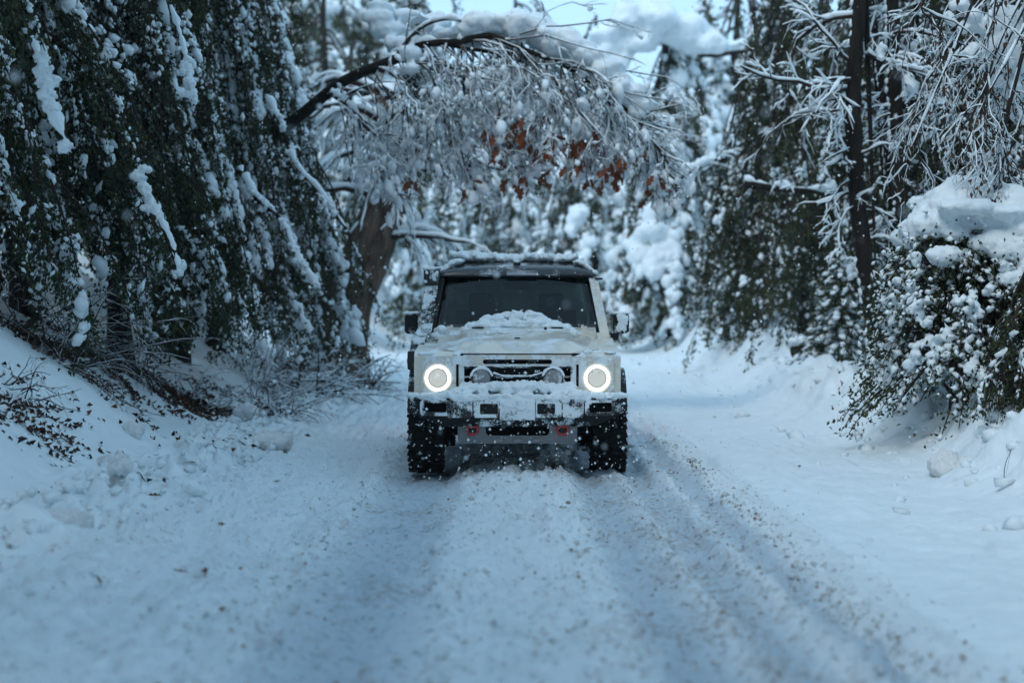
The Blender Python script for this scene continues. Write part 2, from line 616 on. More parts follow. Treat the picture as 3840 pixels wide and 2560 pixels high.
# the clods one can single out
M['clod'] = snow_material('old_clod_snow', 24, .8, (.78, .80, .80))
def clod(px, py, d, w, hgt, label, seed):
    p = at(px, py, d)
    z = h1(p[0], d)
    q = np.random.default_rng(seed)
    bl = [((p[0] + q.uniform(-.3, .3) * w, d + q.uniform(-.25, .25) * w, z + q.uniform(.1, .45) * hgt), (w * q.uniform(.16, .34), w * q.uniform(.16, .34), hgt * q.uniform(.28, .5))) for _ in range(11)]
    v, f = snow_mass(bl, w / 30, amp=w * .10, freq=3 / w, it=1, seed=seed)
    o = G().add(v, f).build('snow_clod', M['clod'])
    o.data.transform(Matrix.Translation((-p[0], -d, -z)))
    o.location = (p[0], d, z)
    tag(o, label, 'snow clod', 'ploughed clods along the foot of the bank')
clod(1025, 1690, 16.4, .40, .23, 'largest smooth rounded snow clod on the road side of the ploughed rim', 1)
clod(700, 1730, 15.2, .22, .18, 'upright snow clod second in size, on the rim left of the largest clod', 2)
clod(500, 1730, 14.8, .20, .16, 'pointed snow clod at the bank foot, set back behind the ploughed rim', 3)
clod(925, 1560, 19.5, .34, .2, 'wide clod on the rim behind the largest clod, below a thin bare twig', 4)
clod(455, 1900, 11.9, .20, .14, 'small cube-like snow clod on the road side of the rim near dead leaves', 5)
clod(250, 2010, 10.2, .36, .17, 'dirt-stained snow clod with a dead leaf on top at the rim', 6)
clod(430, 1800, 13.4, .34, .15, 'long flat slab of ploughed snow on the rim with a brown leaf beside it', 7)
clod(3560, 1790, 13.5, .42, .22, 'rounded snow mound beside a lone curved stem on the open verge', 8)
# ------------------------------------------------------------------ the car (local: x right, y back from the front axle, z up)
CX = .047
car = thing('off_road_car', 'boxy cream off-road car with glowing ring headlights and snow heaped on its bonnet', 'car', (CX, CAR_Y, 0))
car_z = float(height(np.array([CX - .82, CX + .82]), np.array([CAR_Y, CAR_Y])).mean()) + .0
car.location.z = car_z
ORG = np.array((CX, CAR_Y, car_z))

M['paint'] = dusted('cream_paint', (.66, .62, .53), .32, top=.42, front=.32, scale=60, coat=.5, patch=4)
M['hood_paint'] = dusted('cream_hood_paint', (.66, .62, .53), .32, top=.42, front=.44, scale=95, coat=.5, patch=2.6)
M['fascia'] = dusted('cream_fascia_paint', (.64, .60, .52), .35, top=.7, front=.64, scale=45, coat=.4, patch=5)
M['black'] = dusted('black_plastic', (.012, .012, .013), .45, top=.5, front=.0, scale=70, patch=5, spec=.25)
M['frost'] = dusted('snow_crusted_plastic', (.014, .014, .015), .5, top=.75, front=.66, scale=55, patch=5.5)
M['frost2'] = dusted('lightly_frosted_plastic', (.010, .010, .011), .5, top=.62, front=.42, scale=70, patch=7, spec=.25)
M['roofm'] = dusted('wet_black_roof', (.02, .021, .023), .18, top=.22, front=.25, scale=110, patch=3)
M['snork'] = dusted('snow_dusted_snorkel', (.012, .012, .013), .5, top=.5, front=.30, scale=75, patch=9)
M['dark'] = mat('unlit_black', (.005, .005, .005), .8, spec=.1)
M['rubber'] = dusted('wet_tyre_rubber', (.010, .010, .010), .7, top=.25, front=.08, scale=28, patch=9, spec=.15)
M['silver'] = mat('skid_plate_grey', (.20, .205, .21), .45, metal=.3)
M['red'] = mat('red_hook', (.24, .008, .008), .4, coat=.4)
M['iron'] = mat('black_iron', (.02, .02, .02), .5, metal=.4)
M['chrome'] = mat('dark_chrome', (.4, .41, .42), .25, metal=1)
M['amber'] = mat('amber_lens', (.75, .18, .02), .25)
M['cloth'] = mat('seat_cloth', (.02, .021, .023), .85)
M['rim'] = mat('rim_grey', (.12, .12, .125), .4, metal=.8)

m = mat('car_glass', (0, 0, 0), .03)
nt = m.node_tree
nt.nodes.remove(bsdf(m))
tr = N(m, 'ShaderNodeBsdfTransparent'); tr.inputs[0].default_value = (.42, .54, .52, 1)
gl = N(m, 'ShaderNodeBsdfGlossy'); gl.inputs['Roughness'].default_value = .015; gl.inputs[0].default_value = (.95, .97, 1, 1)
fr = N(m, 'ShaderNodeFresnel', IOR=1.5)
ms = N(m, 'ShaderNodeMixShader')
L(m, math_(m, 'MULTIPLY', fr.outputs[0], .55, clamp=True), ms.inputs[0])
L(m, tr.outputs[0], ms.inputs[1]); L(m, gl.outputs[0], ms.inputs[2])
L(m, ms.outputs[0], nt.nodes['Material Output'].inputs['Surface'])
M['glass'] = m

def emit(name, color, strength):
    m = mat(name, color, .3)
    bsdf(m).inputs['Emission Color'].default_value = (*color, 1)
    bsdf(m).inputs['Emission Strength'].default_value = strength
    return m
M['ring'] = emit('lit_ring', (1.0, .97, .86), 4.0)
M['lens'] = dusted('headlight_lens', (.16, .17, .155), .2, top=0, front=.25, scale=30, patch=9)
bsdf(M['lens']).inputs['Emission Color'].default_value = (.93, .97, .92, 1)
bsdf(M['lens']).inputs['Emission Strength'].default_value = .62
M['tail'] = emit('lit_tail_lamp', (1.0, .03, .02), 18)
M['bezel'] = emit('bezel_painted_bloom', (.6, .59, .52), .6)  # emission on the bezel stands in for the ring lamp's bloom
M['bloom_band'] = emit('painted_ring_bloom', (.30, .30, .27), .9)  # soft inner glow of the ring, painted as a faint emissive band
M['auxlens'] = dusted('iced_lamp_lens', (.22, .23, .24), .3, top=.2, front=.52, scale=30, patch=9, snow=(.70, .72, .74))

W = lambda v: np.asarray(v, float) + ORG

def put(name, bm, m, parent=car, sharp=35, bevel=0, seg=2, smooth_=True):
    """one mesh part from a bmesh in car coordinates"""
    if bevel:
        bmesh.ops.bevel(bm, geom=[e for e in bm.edges if e.is_manifold and e.calc_face_angle(0) > R(25)], offset=bevel, segments=seg, affect='EDGES', profile=.6)
    me = bpy.data.meshes.new(name)
    bmesh.ops.recalc_face_normals(bm, faces=bm.faces[:])
    loc = Vector(parent_origin(parent)) - Vector(ORG)
    bmesh.ops.translate(bm, verts=bm.verts[:], vec=-loc)
    bm.to_mesh(me)
    bm.free()
    for p in me.polygons:
        p.use_smooth = smooth_
    me.set_sharp_from_angle(angle=R(sharp))
    for x in m if isinstance(m, (list, tuple)) else [m]:
        me.materials.append(x)
    o = bpy.data.objects.new(name, me)
    C.objects.link(o)
    o.parent = parent
    return o

def bbox(bm, x0, x1, y0, y1, z0, z1, rot=None):
    r = bmesh.ops.create_cube(bm, size=1)
    c = Vector(((x0 + x1) / 2, (y0 + y1) / 2, (z0 + z1) / 2))
    for v in r['verts']:
        v.co = Vector((v.co.x * (x1 - x0), v.co.y * (y1 - y0), v.co.z * (z1 - z0)))
        if rot is not None:
            v.co = rot @ v.co
        v.co += c
    return bm

def box(*a, rot=None):
    return bbox(bmesh.new(), *a, rot=rot)

def prism(poly, axis, a, b, bm=None):
    """closed 2D outline extruded along an axis ('x': (y,z) outline, 'y': (x,z), 'z': (x,y))"""
    bm = bm or bmesh.new()
    def P(u, v, t):
        return {'x': (t, u, v), 'y': (u, t, v), 'z': (u, v, t)}[axis]
    lo = [bm.verts.new(P(u, v, a)) for u, v in poly]
    hi = [bm.verts.new(P(u, v, b)) for u, v in poly]
    n = len(poly)
    bm.faces.new(lo[::-1]); bm.faces.new(hi)
    for i in range(n):
        bm.faces.new((lo[i], lo[(i + 1) % n], hi[(i + 1) % n], hi[i]))
    return bm

def lathe(profile, cx, cy, cz, n=40, axis='y', bm=None, a0=0, a1=2 * math.pi):
    """profile [(radius, along)] turned about an axis through the centre"""
    bm = bm or bmesh.new()
    full = abs(a1 - a0 - 2 * math.pi) < 1e-6
    rows = []
    for r, t in profile:
        row = []
        for k in range(n if full else n + 1):
            a = a0 + (a1 - a0) * k / n
            u, v = r * math.cos(a), r * math.sin(a)
            row.append(bm.verts.new({'y': (cx + u, cy + t, cz + v), 'x': (cx + t, cy + u, cz + v), 'z': (cx + u, cy + v, cz + t)}[axis]))
        rows.append(row)
    for a, b in zip(rows, rows[1:]):
        for k in range(n):
            j = (k + 1) % len(a)
            bm.faces.new((a[k], a[j], b[j], b[k]))
    for row, flip in ((rows[0], 0), (rows[-1], 1)):
        if full and profile[0 if not flip else -1][0] > 1e-4:
            bm.faces.new(row if flip else row[::-1])
    return bm

def rrect(x0, x1, z0, z1, r, n=4):
    out = []
    for cx, cz, a in ((x1 - r, z1 - r, 0), (x0 + r, z1 - r, 90), (x0 + r, z0 + r, 180), (x1 - r, z0 + r, 270)):
        for k in range(n + 1):
            t = R(a + 90 * k / n)
            out.append((cx + r * math.cos(t), cz + r * math.sin(t)))
    return out

def frame(outer, inner, axis, a, b, bm=None):
    """a plate with a hole: outlines with the same number of points"""
    bm = bm or bmesh.new()
    P = lambda u, v, t: {'x': (t, u, v), 'y': (u, t, v), 'z': (u, v, t)}[axis]
    q = [[bm.verts.new(P(u, v, t)) for u, v in c] for t in (a, b) for c in (outer, inner)]
    n = len(outer)
    for i in range(n):
        j = (i + 1) % n
        bm.faces.new((q[0][i], q[0][j], q[1][j], q[1][i]))
        bm.faces.new((q[2][i], q[3][i], q[3][j], q[2][j]))
        bm.faces.new((q[0][i], q[2][i], q[2][j], q[0][j]))
        bm.faces.new((q[1][i], q[1][j], q[3][j], q[3][i]))
    return bm

def skin(sections, bm=None, close=True):
    """surface through cross-sections of equal length; close caps both ends"""
    bm = bm or bmesh.new()
    rows = [[bm.verts.new(p) for p in s] for s in sections]
    n = len(rows[0])
    for a, b in zip(rows, rows[1:]):
        for k in range(n):
            bm.faces.new((a[k], a[(k + 1) % n], b[(k + 1) % n], b[k]))
    if close:
        bm.faces.new(rows[0][::-1]); bm.faces.new(rows[-1])
    return bm

def heap(blobs, name, voxel=.013, amp=.012, freq=26, it=2, seed=0, parent=car, m='snow'):
    v, f = snow_mass(blobs, voxel, amp, freq, it, seed)
    return G().add(W(v), f).build(name, M[m], parent)

# --- lower body and cab
belt = 1.25
body = prism([(.60, .56), (.60, 1.13), (.66, belt), (3.72, belt), (3.76, 1.1), (3.74, .62), (3.45, .56), (3.40, .80), (3.15, .93), (2.70, .93), (2.45, .80), (2.38, .56)], 'x', -.868, .868)
put('body', body, M['paint'], bevel=.025)
bm = prism([(x, z) for x, z in ((-.85, .50), (.85, .50), (.85, .60), (-.85, .60))], 'y', .6, 3.6)
put('sill', bm, M['black'], bevel=.02)
# pillars: four slanting posts each side, cream
def post(y0, y1, w, side, x0=.868, x1=.775, d=.05, z1=1.82):
    s = side
    sec = []
    for z, x, yy in ((belt - .01, x0, y0), (z1, x1, y1)):
        sec.append([(s * (x - d), yy, z), (s * x, yy, z), (s * x, yy + w, z), (s * (x - d), yy + w, z)])
    return skin(sec)
for s in (-1, 1):
    put('pillar', post(.66, 1.12, .10, s, d=.085), M['paint'] if s > 0 else M['black'], bevel=.012)
    put('pillar', post(1.98, 1.98, .10, s), M['black'], bevel=.01)
    put('pillar', post(2.85, 2.85, .10, s), M['black'], bevel=.01)
    put('pillar', post(3.60, 3.52, .12, s), M['paint'], bevel=.01)
    for y0, y1, y2, y3 in ((.77, 1.98, 1.98, 1.23), (2.08, 2.85, 2.85, 2.08), (2.95, 3.60, 3.52, 2.95)):
        bm = bmesh.new()
        o = s * .012
        vs = [bm.verts.new(p) for p in ((s * .868 - 2 * o, y0, belt), (s * .868 - 2 * o, y1, belt), (s * .775 - 2 * o, y2, 1.81), (s * .775 - 2 * o, y3, 1.81))]
        f = bm.faces.new(vs)
        r = bmesh.ops.extrude_face_region(bm, geom=[f])
        bmesh.ops.translate(bm, verts=[e for e in r['geom'] if isinstance(e, bmesh.types.BMVert)], vec=(-s * .005, 0, 0))
        put('side_window', bm, M['glass'])
    for y0, y1 in ((.66, 1.98), (2.02, 2.95)):
        d = put('door', box(*sorted((s * .868, s * .882)), y0, y1, .62, belt - .02), M['paint'], bevel=.01)
        put('handle', box(*sorted((s * .882, s * .905)), y1 - .24, y1 - .07, 1.08, 1.11), M['black'], d, bevel=.008)
    # front mirror
    mx0, mx1 = (.925, 1.072) if s > 0 else (.95, 1.072)
    mi = put('mirror', prism(rrect(*sorted((s * mx0, s * mx1)), 1.235, 1.432, .035), 'y', .86, 1.0), M['frost2'], bevel=.022, seg=3)
    put('mirror_glass', box(*sorted((s * (mx0 + .02), s * (mx1 - .02))), 1.001, 1.006, 1.26, 1.41), M['chrome'], mi)
    put('mirror_arm', skin([[(s * .86, .86, 1.16), (s * .86, .95, 1.16), (s * .86, .95, 1.235), (s * .86, .86, 1.235)], [(s * .975, .88, 1.18), (s * .975, .96, 1.18), (s * .975, .96, 1.25), (s * .975, .88, 1.25)]]), M['black'], mi, bevel=.012)
    heap([((s * (mx0 + mx1) / 2 + q * .045, .90 + .02 * abs(q), 1.432), (.045, .06, .02)) for q in (-1, 0, 1)], 'snow', voxel=.009, amp=.006, parent=mi)
q = np.random.default_rng(2)
mr = [o for o in car.children if o.name.startswith('mirror')][-1]
heap([((.998 + q.uniform(-.045, .05), .855, 1.345 + q.uniform(-.075, .08)), (.026, .010, .03)) for _ in range(22)], 'snow', voxel=.008, amp=.006, parent=mr, seed=3)
put('rear_panel', box(-.80, .80, 3.70, 3.74, belt, 1.80), M['paint'], bevel=.01)
for s in (-1, 1):
    put('tail_lamp', box(*sorted((s * .72, s * .86)), 3.745, 3.775, .84, 1.06), M['tail'], bevel=.01)
put('spare_wheel', lathe([(.12, -.1), (.36, -.1), (.40, -.06), (.40, .1), (.36, .14), (.12, .14)], .12, 3.9, 1.12), M['rubber'])

# --- roof: black, front edge rounded down to the windscreen header
rx = [(-.79, 1.80), (-.785, 1.86), (-.74, 1.915), (-.60, 1.935), (-.3, 1.945), (0, 1.948), (.3, 1.945), (.60, 1.935), (.74, 1.915), (.785, 1.86), (.79, 1.80)]
secs = []
for yy, dz, sx in ((1.06, -.115, .965), (1.085, -.085, .98), (1.14, -.06, .99), (1.28, -.025, .995), (1.5, 0, 1), (3.5, 0, 1), (3.74, -.05, .98)):
    secs.append([(x * sx, yy, max(1.80, z + dz)) for x, z in rx])
secs = [[*s, (s[-1][0] * .99, s[0][1], 1.79), (s[0][0] * .99, s[0][1], 1.79)] for s in secs]
put('roof', skin(secs), M['roofm'], sharp=50)
put('windscreen_header', skin([[(-.735, 1.075, 1.775), (.735, 1.075, 1.775), (.735, 1.12, 1.80), (-.735, 1.12, 1.80)], [(-.735, 1.055, 1.80), (.735, 1.055, 1.80), (.735, 1.10, 1.835), (-.735, 1.10, 1.835)]]), M['black'], bevel=.006)
put('header_strip', box(-.10, .20, 1.035, 1.06, 1.797, 1.842), M['chrome'], bevel=.006)
for s in (-1, 1):
    put('roof_rail', skin([[(s * .76, yy, 1.868), (s * .80, yy, 1.868), (s * .80, yy, 1.895), (s * .76, yy, 1.895)] for yy in (1.35, 2.4, 3.5)]), M['black'], bevel=.006)
put('gutter_end', box(.755, .83, 1.05, 1.16, 1.757, 1.775), M['black'], bevel=.006)
cm = put('roof_lamp', box(-.036, .036, 1.17, 1.27, 1.878, 1.93), M['black'], bevel=.008)
heap([((0, 1.20, 1.935), (.038, .045, .020)), ((-.012, 1.19, 1.945), (.024, .03, .012))], 'snow', voxel=.008, amp=.004, parent=cm)

# --- windscreen: curved glass in a black surround
def ws(u, v, off=0):
    """u across -1..1, v up 0..1 on the slanted screen"""
    hw = .785 - .045 * v
    return (u * hw, .665 + .425 * v + .075 * u * u - off, 1.275 + .525 * v)
bm = bmesh.new()
grid = [[bm.verts.new(ws(u, v)) for u in np.linspace(-1, 1, 25)] for v in np.linspace(0, 1, 8)]
for a, b in zip(grid, grid[1:]):
    for k in range(24):
        bm.faces.new((a[k], a[k + 1], b[k + 1], b[k]))
scr = put('windscreen', bm, M['glass'])
o1 = rrect(-1, 1, 0, 1, .02, 5)
i1 = rrect(-.945, .945, .10, .945, .06, 5)
bm = bmesh.new()
for c0, off in ((0, .004),):
    # dense loops so the surround follows the curved glass
    def dense(poly, n=10):
        out = []
        for (a, b), (c, d) in zip(poly, poly[1:] + poly[:1]):
            out += [(a + (c - a) * k / n, b + (d - b) * k / n) for k in range(n)]
        return out
    ra = [bm.verts.new(ws(u, v, off)) for u, v in dense(o1)]
    rb = [bm.verts.new(ws(u, v, off)) for u, v in dense(i1)]
    for k in range(len(ra)):
        j = (k + 1) % len(ra)
        bm.faces.new((ra[k], ra[j], rb[j], rb[k]))
put('windscreen_surround', bm, mat('black_glass_edge', (.008, .008, .009), .12))
put('cowl', skin([[(-.74, yy, z0), (.74, yy, z0), (.74, yy, z1), (-.74, yy, z1)] for yy, z0, z1 in ((.53, 1.1, 1.262), (.62, 1.1, 1.285), (.72, 1.1, 1.30))]), M['hood_paint'], bevel=.01)
for x0, x1, lab in ((-.5, .02, 0), (.12, .62, 1)):
    w = put('wiper', skin([[(x0, .60, 1.262), (x0, .615, 1.262), (x0, .615, 1.274), (x0, .60, 1.274)], [(x1, .655, 1.315), (x1, .67, 1.315), (x1, .67, 1.327), (x1, .655, 1.327)]]), M['black'])
# --- interior
put('dashboard', prism([(.70, 1.02), (.70, 1.245), (.86, 1.275), (1.05, 1.25), (1.10, 1.02)], 'x', -.76, .76), M['cloth'], bevel=.03)
put('cabin_floor', box(-.80, .80, .72, 3.6, .57, .64), M['cloth'])
put('cabin_lining', box(-.74, .74, 1.3, 3.5, 1.775, 1.786), mat('grey_lining', (.10, .11, .11), .9))
for x in (-.36, .36):
    st = put('seat', prism([(1.55, .72), (1.55, .90), (1.98, .88), (2.14, 1.43), (2.26, 1.43), (2.16, .72)], 'x', x - .25, x + .25), M['cloth'], bevel=.05, seg=3)
    put('headrest', box(x - .13, x + .13, 2.15, 2.26, 1.45, 1.64), M['cloth'], st, bevel=.04, seg=3)
put('rear_bench', prism([(2.75, .72), (2.75, .92), (3.15, .92), (3.28, 1.46), (3.38, 1.46), (3.3, .72)], 'x', -.66, .66), M['cloth'], bevel=.04)
bm = bmesh.new()
ring = []
tb = G()
a = np.linspace(0, 2 * math.pi, 33)
tilt = R(62)
pth = np.stack((.36 + .185 * np.cos(a), 1.32 + .185 * np.sin(a) * math.cos(tilt), 1.24 + .185 * np.sin(a) * math.sin(tilt)), -1)
tube(tb, W(pth), .016, 8, cap=False)
tube(tb, W([(.36, 1.10, 1.15), (.36, 1.31, 1.235)]), .03, 8)
for e in (0, 2.2, 4.1):
    tube(tb, W([(.36, 1.31, 1.235), (.36 + .18 * math.cos(e), 1.32 + .18 * math.sin(e) * math.cos(tilt), 1.24 + .18 * math.sin(e) * math.sin(tilt))]), .014, 6)
tb.build('steering_wheel', M['cloth'], car)
put('rear_view_mirror', box(-.13, .13, 1.10, 1.13, 1.655, 1.735), M['dark'], bevel=.01)
for x in (-.36, .38):
    put('sun_visor', box(x - .19, x + .19, 1.16, 1.18, 1.70, 1.775), M['cloth'], bevel=.005)

# --- bonnet: raised centre panel, chamfered front corners
def hood_z(x, y):
    t = (y + .55) / 1.13
    base = 1.105 + .150 * max(t, 0) ** .85
    ax = abs(x)
    dome = (.045 + .012 * t) * float(smooth(-.02, .22, t)) * float(smooth(.62 - .07 * t, .45 - .03 * t, ax))
    side = -.03 * float(smooth(.62, .73, ax))
    lip = -.020 * float(smooth(.10, 0, t)) 
    return base + dome + side + lip
bm = bmesh.new()
rows = []
for yv in np.linspace(-.565, .58, 22):
    t = (yv + .565) / 1.145
    hw = .725 if t > .16 else .475 + (.725 - .475) * (t / .16)
    row = [bm.verts.new((u * hw, yv + (.02 * u * u if t < .5 else 0), hood_z(u * hw, yv))) for u in np.linspace(-1, 1, 41)]
    rows.append(row)
for a, b in zip(rows, rows[1:]):
    for k in range(40):
        bm.faces.new((a[k], a[k + 1], b[k + 1], b[k]))
loop = rows[0][::-1] + [r[0] for r in rows[1:]] + rows[-1][1:] + [r[-1] for r in rows[1:-1]][::-1]
low = [bm.verts.new((v.co.x * .995, v.co.y + .004, v.co.z - .026)) for v in loop]
for k in range(len(loop)):
    j = (k + 1) % len(loop)
    bm.faces.new((loop[k], loop[j], low[j], low[k]))
hood = put('hood', bm, M['hood_paint'], sharp=55)
for x in (-.365, .375):
    put('vent', prism(rrect(x - .055, x + .055, .40, .46, .025), 'z', hood_z(x, .43) - .004, hood_z(x, .43) + .012), M['black'], hood, bevel=.005)
put('badge', lathe([(.012, -.002), (.012, .004), (.017, .004), (.026, .005), (.026, -.002)], 0, -.20, hood_z(0, -.2) + .004, 24, 'z'), M['iron'], hood)
bm = bmesh.new()
for e in (-.5, 0, .5):
    bbox(bm, .010 * e * 2 - .0015, .010 * e * 2 + .0015, -.215, -.19 + (.006 if e == 0 else 0), hood_z(0, -.2) + .004, hood_z(0, -.2) + .011)
put('emblem', bm, M['chrome'], hood)
v, f = ICO2
G().add(W(v * .0165 + np.array((.262, .33, hood_z(.26, .33) + .012))), f).build('nozzle', mat('brown_cap', (.05, .022, .02), .4), hood)
for s in (-1, 1):
    put('hood_seam', skin([[(s * (x - .03), yy, z - .012), (s * (x + .004), yy, z - .012), (s * (x + .004), yy, z + .004), (s * (x - .03), yy, z + .004)] for x, yy, z in ((.485, -.568, 1.078), (.60, -.49, 1.082), (.722, -.385, 1.095))]), M['dark'])
put('hood_seam', box(-.49, .49, -.575, -.555, 1.070, 1.082), M['dark'])
for s in (-1, 1):
    for yv in (.0, .22):
        put('hinge', box(*sorted((s * .60, s * .66)), .60, .65, 1.27, 1.312) if yv == 0 else box(*sorted((s * .60, s * .63)), .61, .66, 1.312, 1.325), M['paint'], bevel=.006)

# --- wings with wheel arches
for s in (-1, 1):
    arch = [(.48 * math.cos(R(a)), .41 + .48 * math.sin(R(a))) for a in range(22, 165, 12)]
    prof = [(-.565, .735), (-.572, .76), (-.575, 1.0), (-.56, 1.062), (-.50, 1.095), (.30, 1.16), (.62, 1.20), (.62, .56), (.50, .56)] + arch + [(-.47, .735)]
    bm = prism(prof, 'x', *sorted((s * .47, s * .898)))
    wing = put('fender', bm, M['paint'], bevel=.028, seg=3)
    # headlamp surround panel
    cx = s * .690
    xo, xi = s * .838, s * .475
    circ = [(cx + .122 * math.cos(t), .872 + .122 * math.sin(t)) for t in np.linspace(0, 2 * math.pi, 49)[:-1]]
    rr_ = rrect(*sorted((xo, xi)), .748, 1.058, .035, 11)
    # same start angle and direction: sort both by angle about the lamp
    def by_angle(pts, n=48):
        an = np.array([math.atan2(z - .872, x - cx) for x, z in pts]); od = np.argsort(an)
        an = an[od]; P = np.array(pts)[od]
        ta = np.linspace(-math.pi, math.pi, n, endpoint=False)
        return list(zip(np.interp(ta, an, P[:, 0], period=2 * math.pi), np.interp(ta, an, P[:, 1], period=2 * math.pi)))
    pn = put('headlight_panel', frame(by_angle(rr_), by_angle(circ), 'y', -.598, -.560), M['fascia'])
    put('panel_slot', box(*sorted((s * .510, s * .532)), -.604, -.597, .80, .99), M['dark'], pn, bevel=.004)
    hl = put('headlight', lathe([(.122, -.03), (.128, -.043), (.112, -.046), (.104, -.02), (.02, .03)], cx, -.572, .872, 48), M['bezel'])
    put('ring_lamp', lathe([(.111, -.040), (.108, -.050), (.100, -.054), (.091, -.052), (.087, -.044), (.088, -.03)], cx, -.572, .872, 56), M['ring'], hl)
    put('bloom_band', lathe([(.088, -.036), (.0875, -.0475), (.078, -.0505), (.076, -.044)], cx, -.572, .872, 48), M['bloom_band'], hl)  # added band carrying the ring's glow fading into the lens
    put('lens', lathe([(.081, -.030), (.080, -.040), (.06, -.052), (.03, -.058), (.0005, -.060)], cx, -.572, .872, 40), M['lens'], hl)
    # snow clinging to the top half of the lamp panel and the wing
    q = np.random.default_rng(40 + s)
    bl = [((s * q.uniform(.50, .85), q.uniform(-.55, -.30), 1.085 + q.uniform(-.01, .012)), (q.uniform(.03, .06), .05, q.uniform(.010, .024))) for _ in range(18 if s < 0 else 9)]
    bl += [((cx + q.normal(0, .11), -.592, 1.0 + q.uniform(.02, .055)), (q.uniform(.02, .045), .010, q.uniform(.012, .026))) for _ in range(12 if s < 0 else 7)]
    heap(bl, 'snow', voxel=.010, amp=.010, parent=wing, seed=5 + s)
    fl = put('wheel_arch', skin([[(s * .88, .50 * math.cos(R(a)) * k, .41 + .50 * math.sin(R(a)) * k) for k in (.95, 1.08)] + [(s * .962, .50 * math.cos(R(a)) * k, .41 + .50 * math.sin(R(a)) * k) for k in (1.06, .95)] for a in range(12, 170, 10)]), M['black'], bevel=.008)
    fl = put('wheel_arch', skin([[(s * .86, 2.922 + .50 * math.cos(R(a)) * k, .41 + .50 * math.sin(R(a)) * k) for k in (.95, 1.08)] + [(s * .962, 2.922 + .50 * math.cos(R(a)) * k, .41 + .50 * math.sin(R(a)) * k) for k in (1.06, .95)] for a in range(12, 170, 10)]), M['black'], bevel=.008)
put('side_marker', box(-.985, -.958, -.20, -.12, .985, 1.03), M['amber'], bevel=.006)

# --- fascia and grille
bm = frame(rrect(-.475, .475, .975, 1.072, .012, 8), rrect(-.30, .30, .992, 1.032, .018, 8), 'y', -.592, -.54)
fa = put('fascia', bm, M['fascia'], bevel=0)
for x in (-.10, .10):
    put('slot_bar', box(x - .006, x + .006, -.585, -.55, .985, 1.04), M['iron'], fa)
put('grille', box(-.475, .475, -.555, -.53, .74, 1.05), M['dark'])
gr = [o for o in car.children if o.name.startswith('grille')][0]
for z, hgt, yy in ((.966, .016, -.60), (.878, .017, -.592), (.795, .015, -.592)):
    put('grille_bar', box(-.47, .47, yy, -.54, z - hgt / 2, z + hgt / 2), M['frost2'], gr, bevel=.004)
for k in range(9):
    z = .785 + k * .0195
    if min(abs(z - .878), abs(z - .966)) > .014:
        put('grille_slat', box(-.34, .34, -.575, -.55, z - .003, z + .003), M['iron'], gr)
for s in (-1, 1):
    put('grille_post', box(*sorted((s * .462, s * .478)), -.60, -.54, .76, .985), M['frost'], gr, bevel=.004)
    ax = put('aux_lamp', lathe([(.05, .09), (.075, .06), (.086, .0), (.087, -.02), (.078, -.022), (.077, -.012)], s * .309, -.655, .872, 40), M['frost2'])
    put('lens', lathe([(.077, -.012), (.07, -.018), (.04, -.026), (.0005, -.029)], s * .309, -.655, .872, 36), M['auxlens'], ax)
    put('bracket', box(s * .309 - .03, s * .309 + .03, -.66, -.56, .755, .80), M['black'], ax)
    q = np.random.default_rng(60 + s)
    bl = []
    for t in np.linspace(.25, math.pi - .25, 13):
        bl.append(((s * .309 + .088 * math.cos(t), -.655, .872 + .088 * math.sin(t) + .002), (.018, .028, .009 + .008 * math.sin(t))))
    for k in range(9):
        bl.append(((s * .309 + q.normal(0, .05), -.682, .805 + q.uniform(-.005, .02)), (.022, .008, .012)))
    heap(bl, 'snow', voxel=.007, amp=.005, parent=ax, seed=8)
q = np.random.default_rng(66)
bl = []
for x in np.arange(-.20, .21, .024):
    bl.append(((x, -.60, .890 + .03 * max(0, (abs(x) - .12) / .1)), (.02, .014, .008 + q.uniform(0, .006))))
for x in np.arange(-.46, .47, .03):
    if q.uniform() < .8:
        bl.append(((x, -.605, .977), (.022, .012, .004 + q.uniform(0, .006))))
heap(bl, 'snow', voxel=.006, amp=.004, parent=gr, seed=9)['kind'] = 'stuff'

# --- bumper
sec = []
top, bot = .705, .505
outl = [(-.935, .70), (-.925, .71), (.925, .71), (.935, .70), (.932, .60), (.90, .565), (.66, .47), (.56, .465), (-.56, .465), (-.66, .47), (-.90, .565), (-.932, .60)]
def bumper_y(x):
    return -.86 + .16 * max(0, (abs(x) - .55) / .385) ** 1.6
bm = prism(outl, 'y', -.86, -.58)
bmesh.ops.subdivide_edges(bm, edges=[e for e in bm.edges if abs(e.verts[0].co.x - e.verts[1].co.x) > .5], cuts=12)
for v in bm.verts:
    if v.co.y < -.8:
        v.co.y = bumper_y(v.co.x) + (.012 if v.co.z < .62 else 0) + (.035 if v.co.z < .53 else 0)
bmp = put('bumper', bm, M['frost2'], bevel=0, sharp=30)
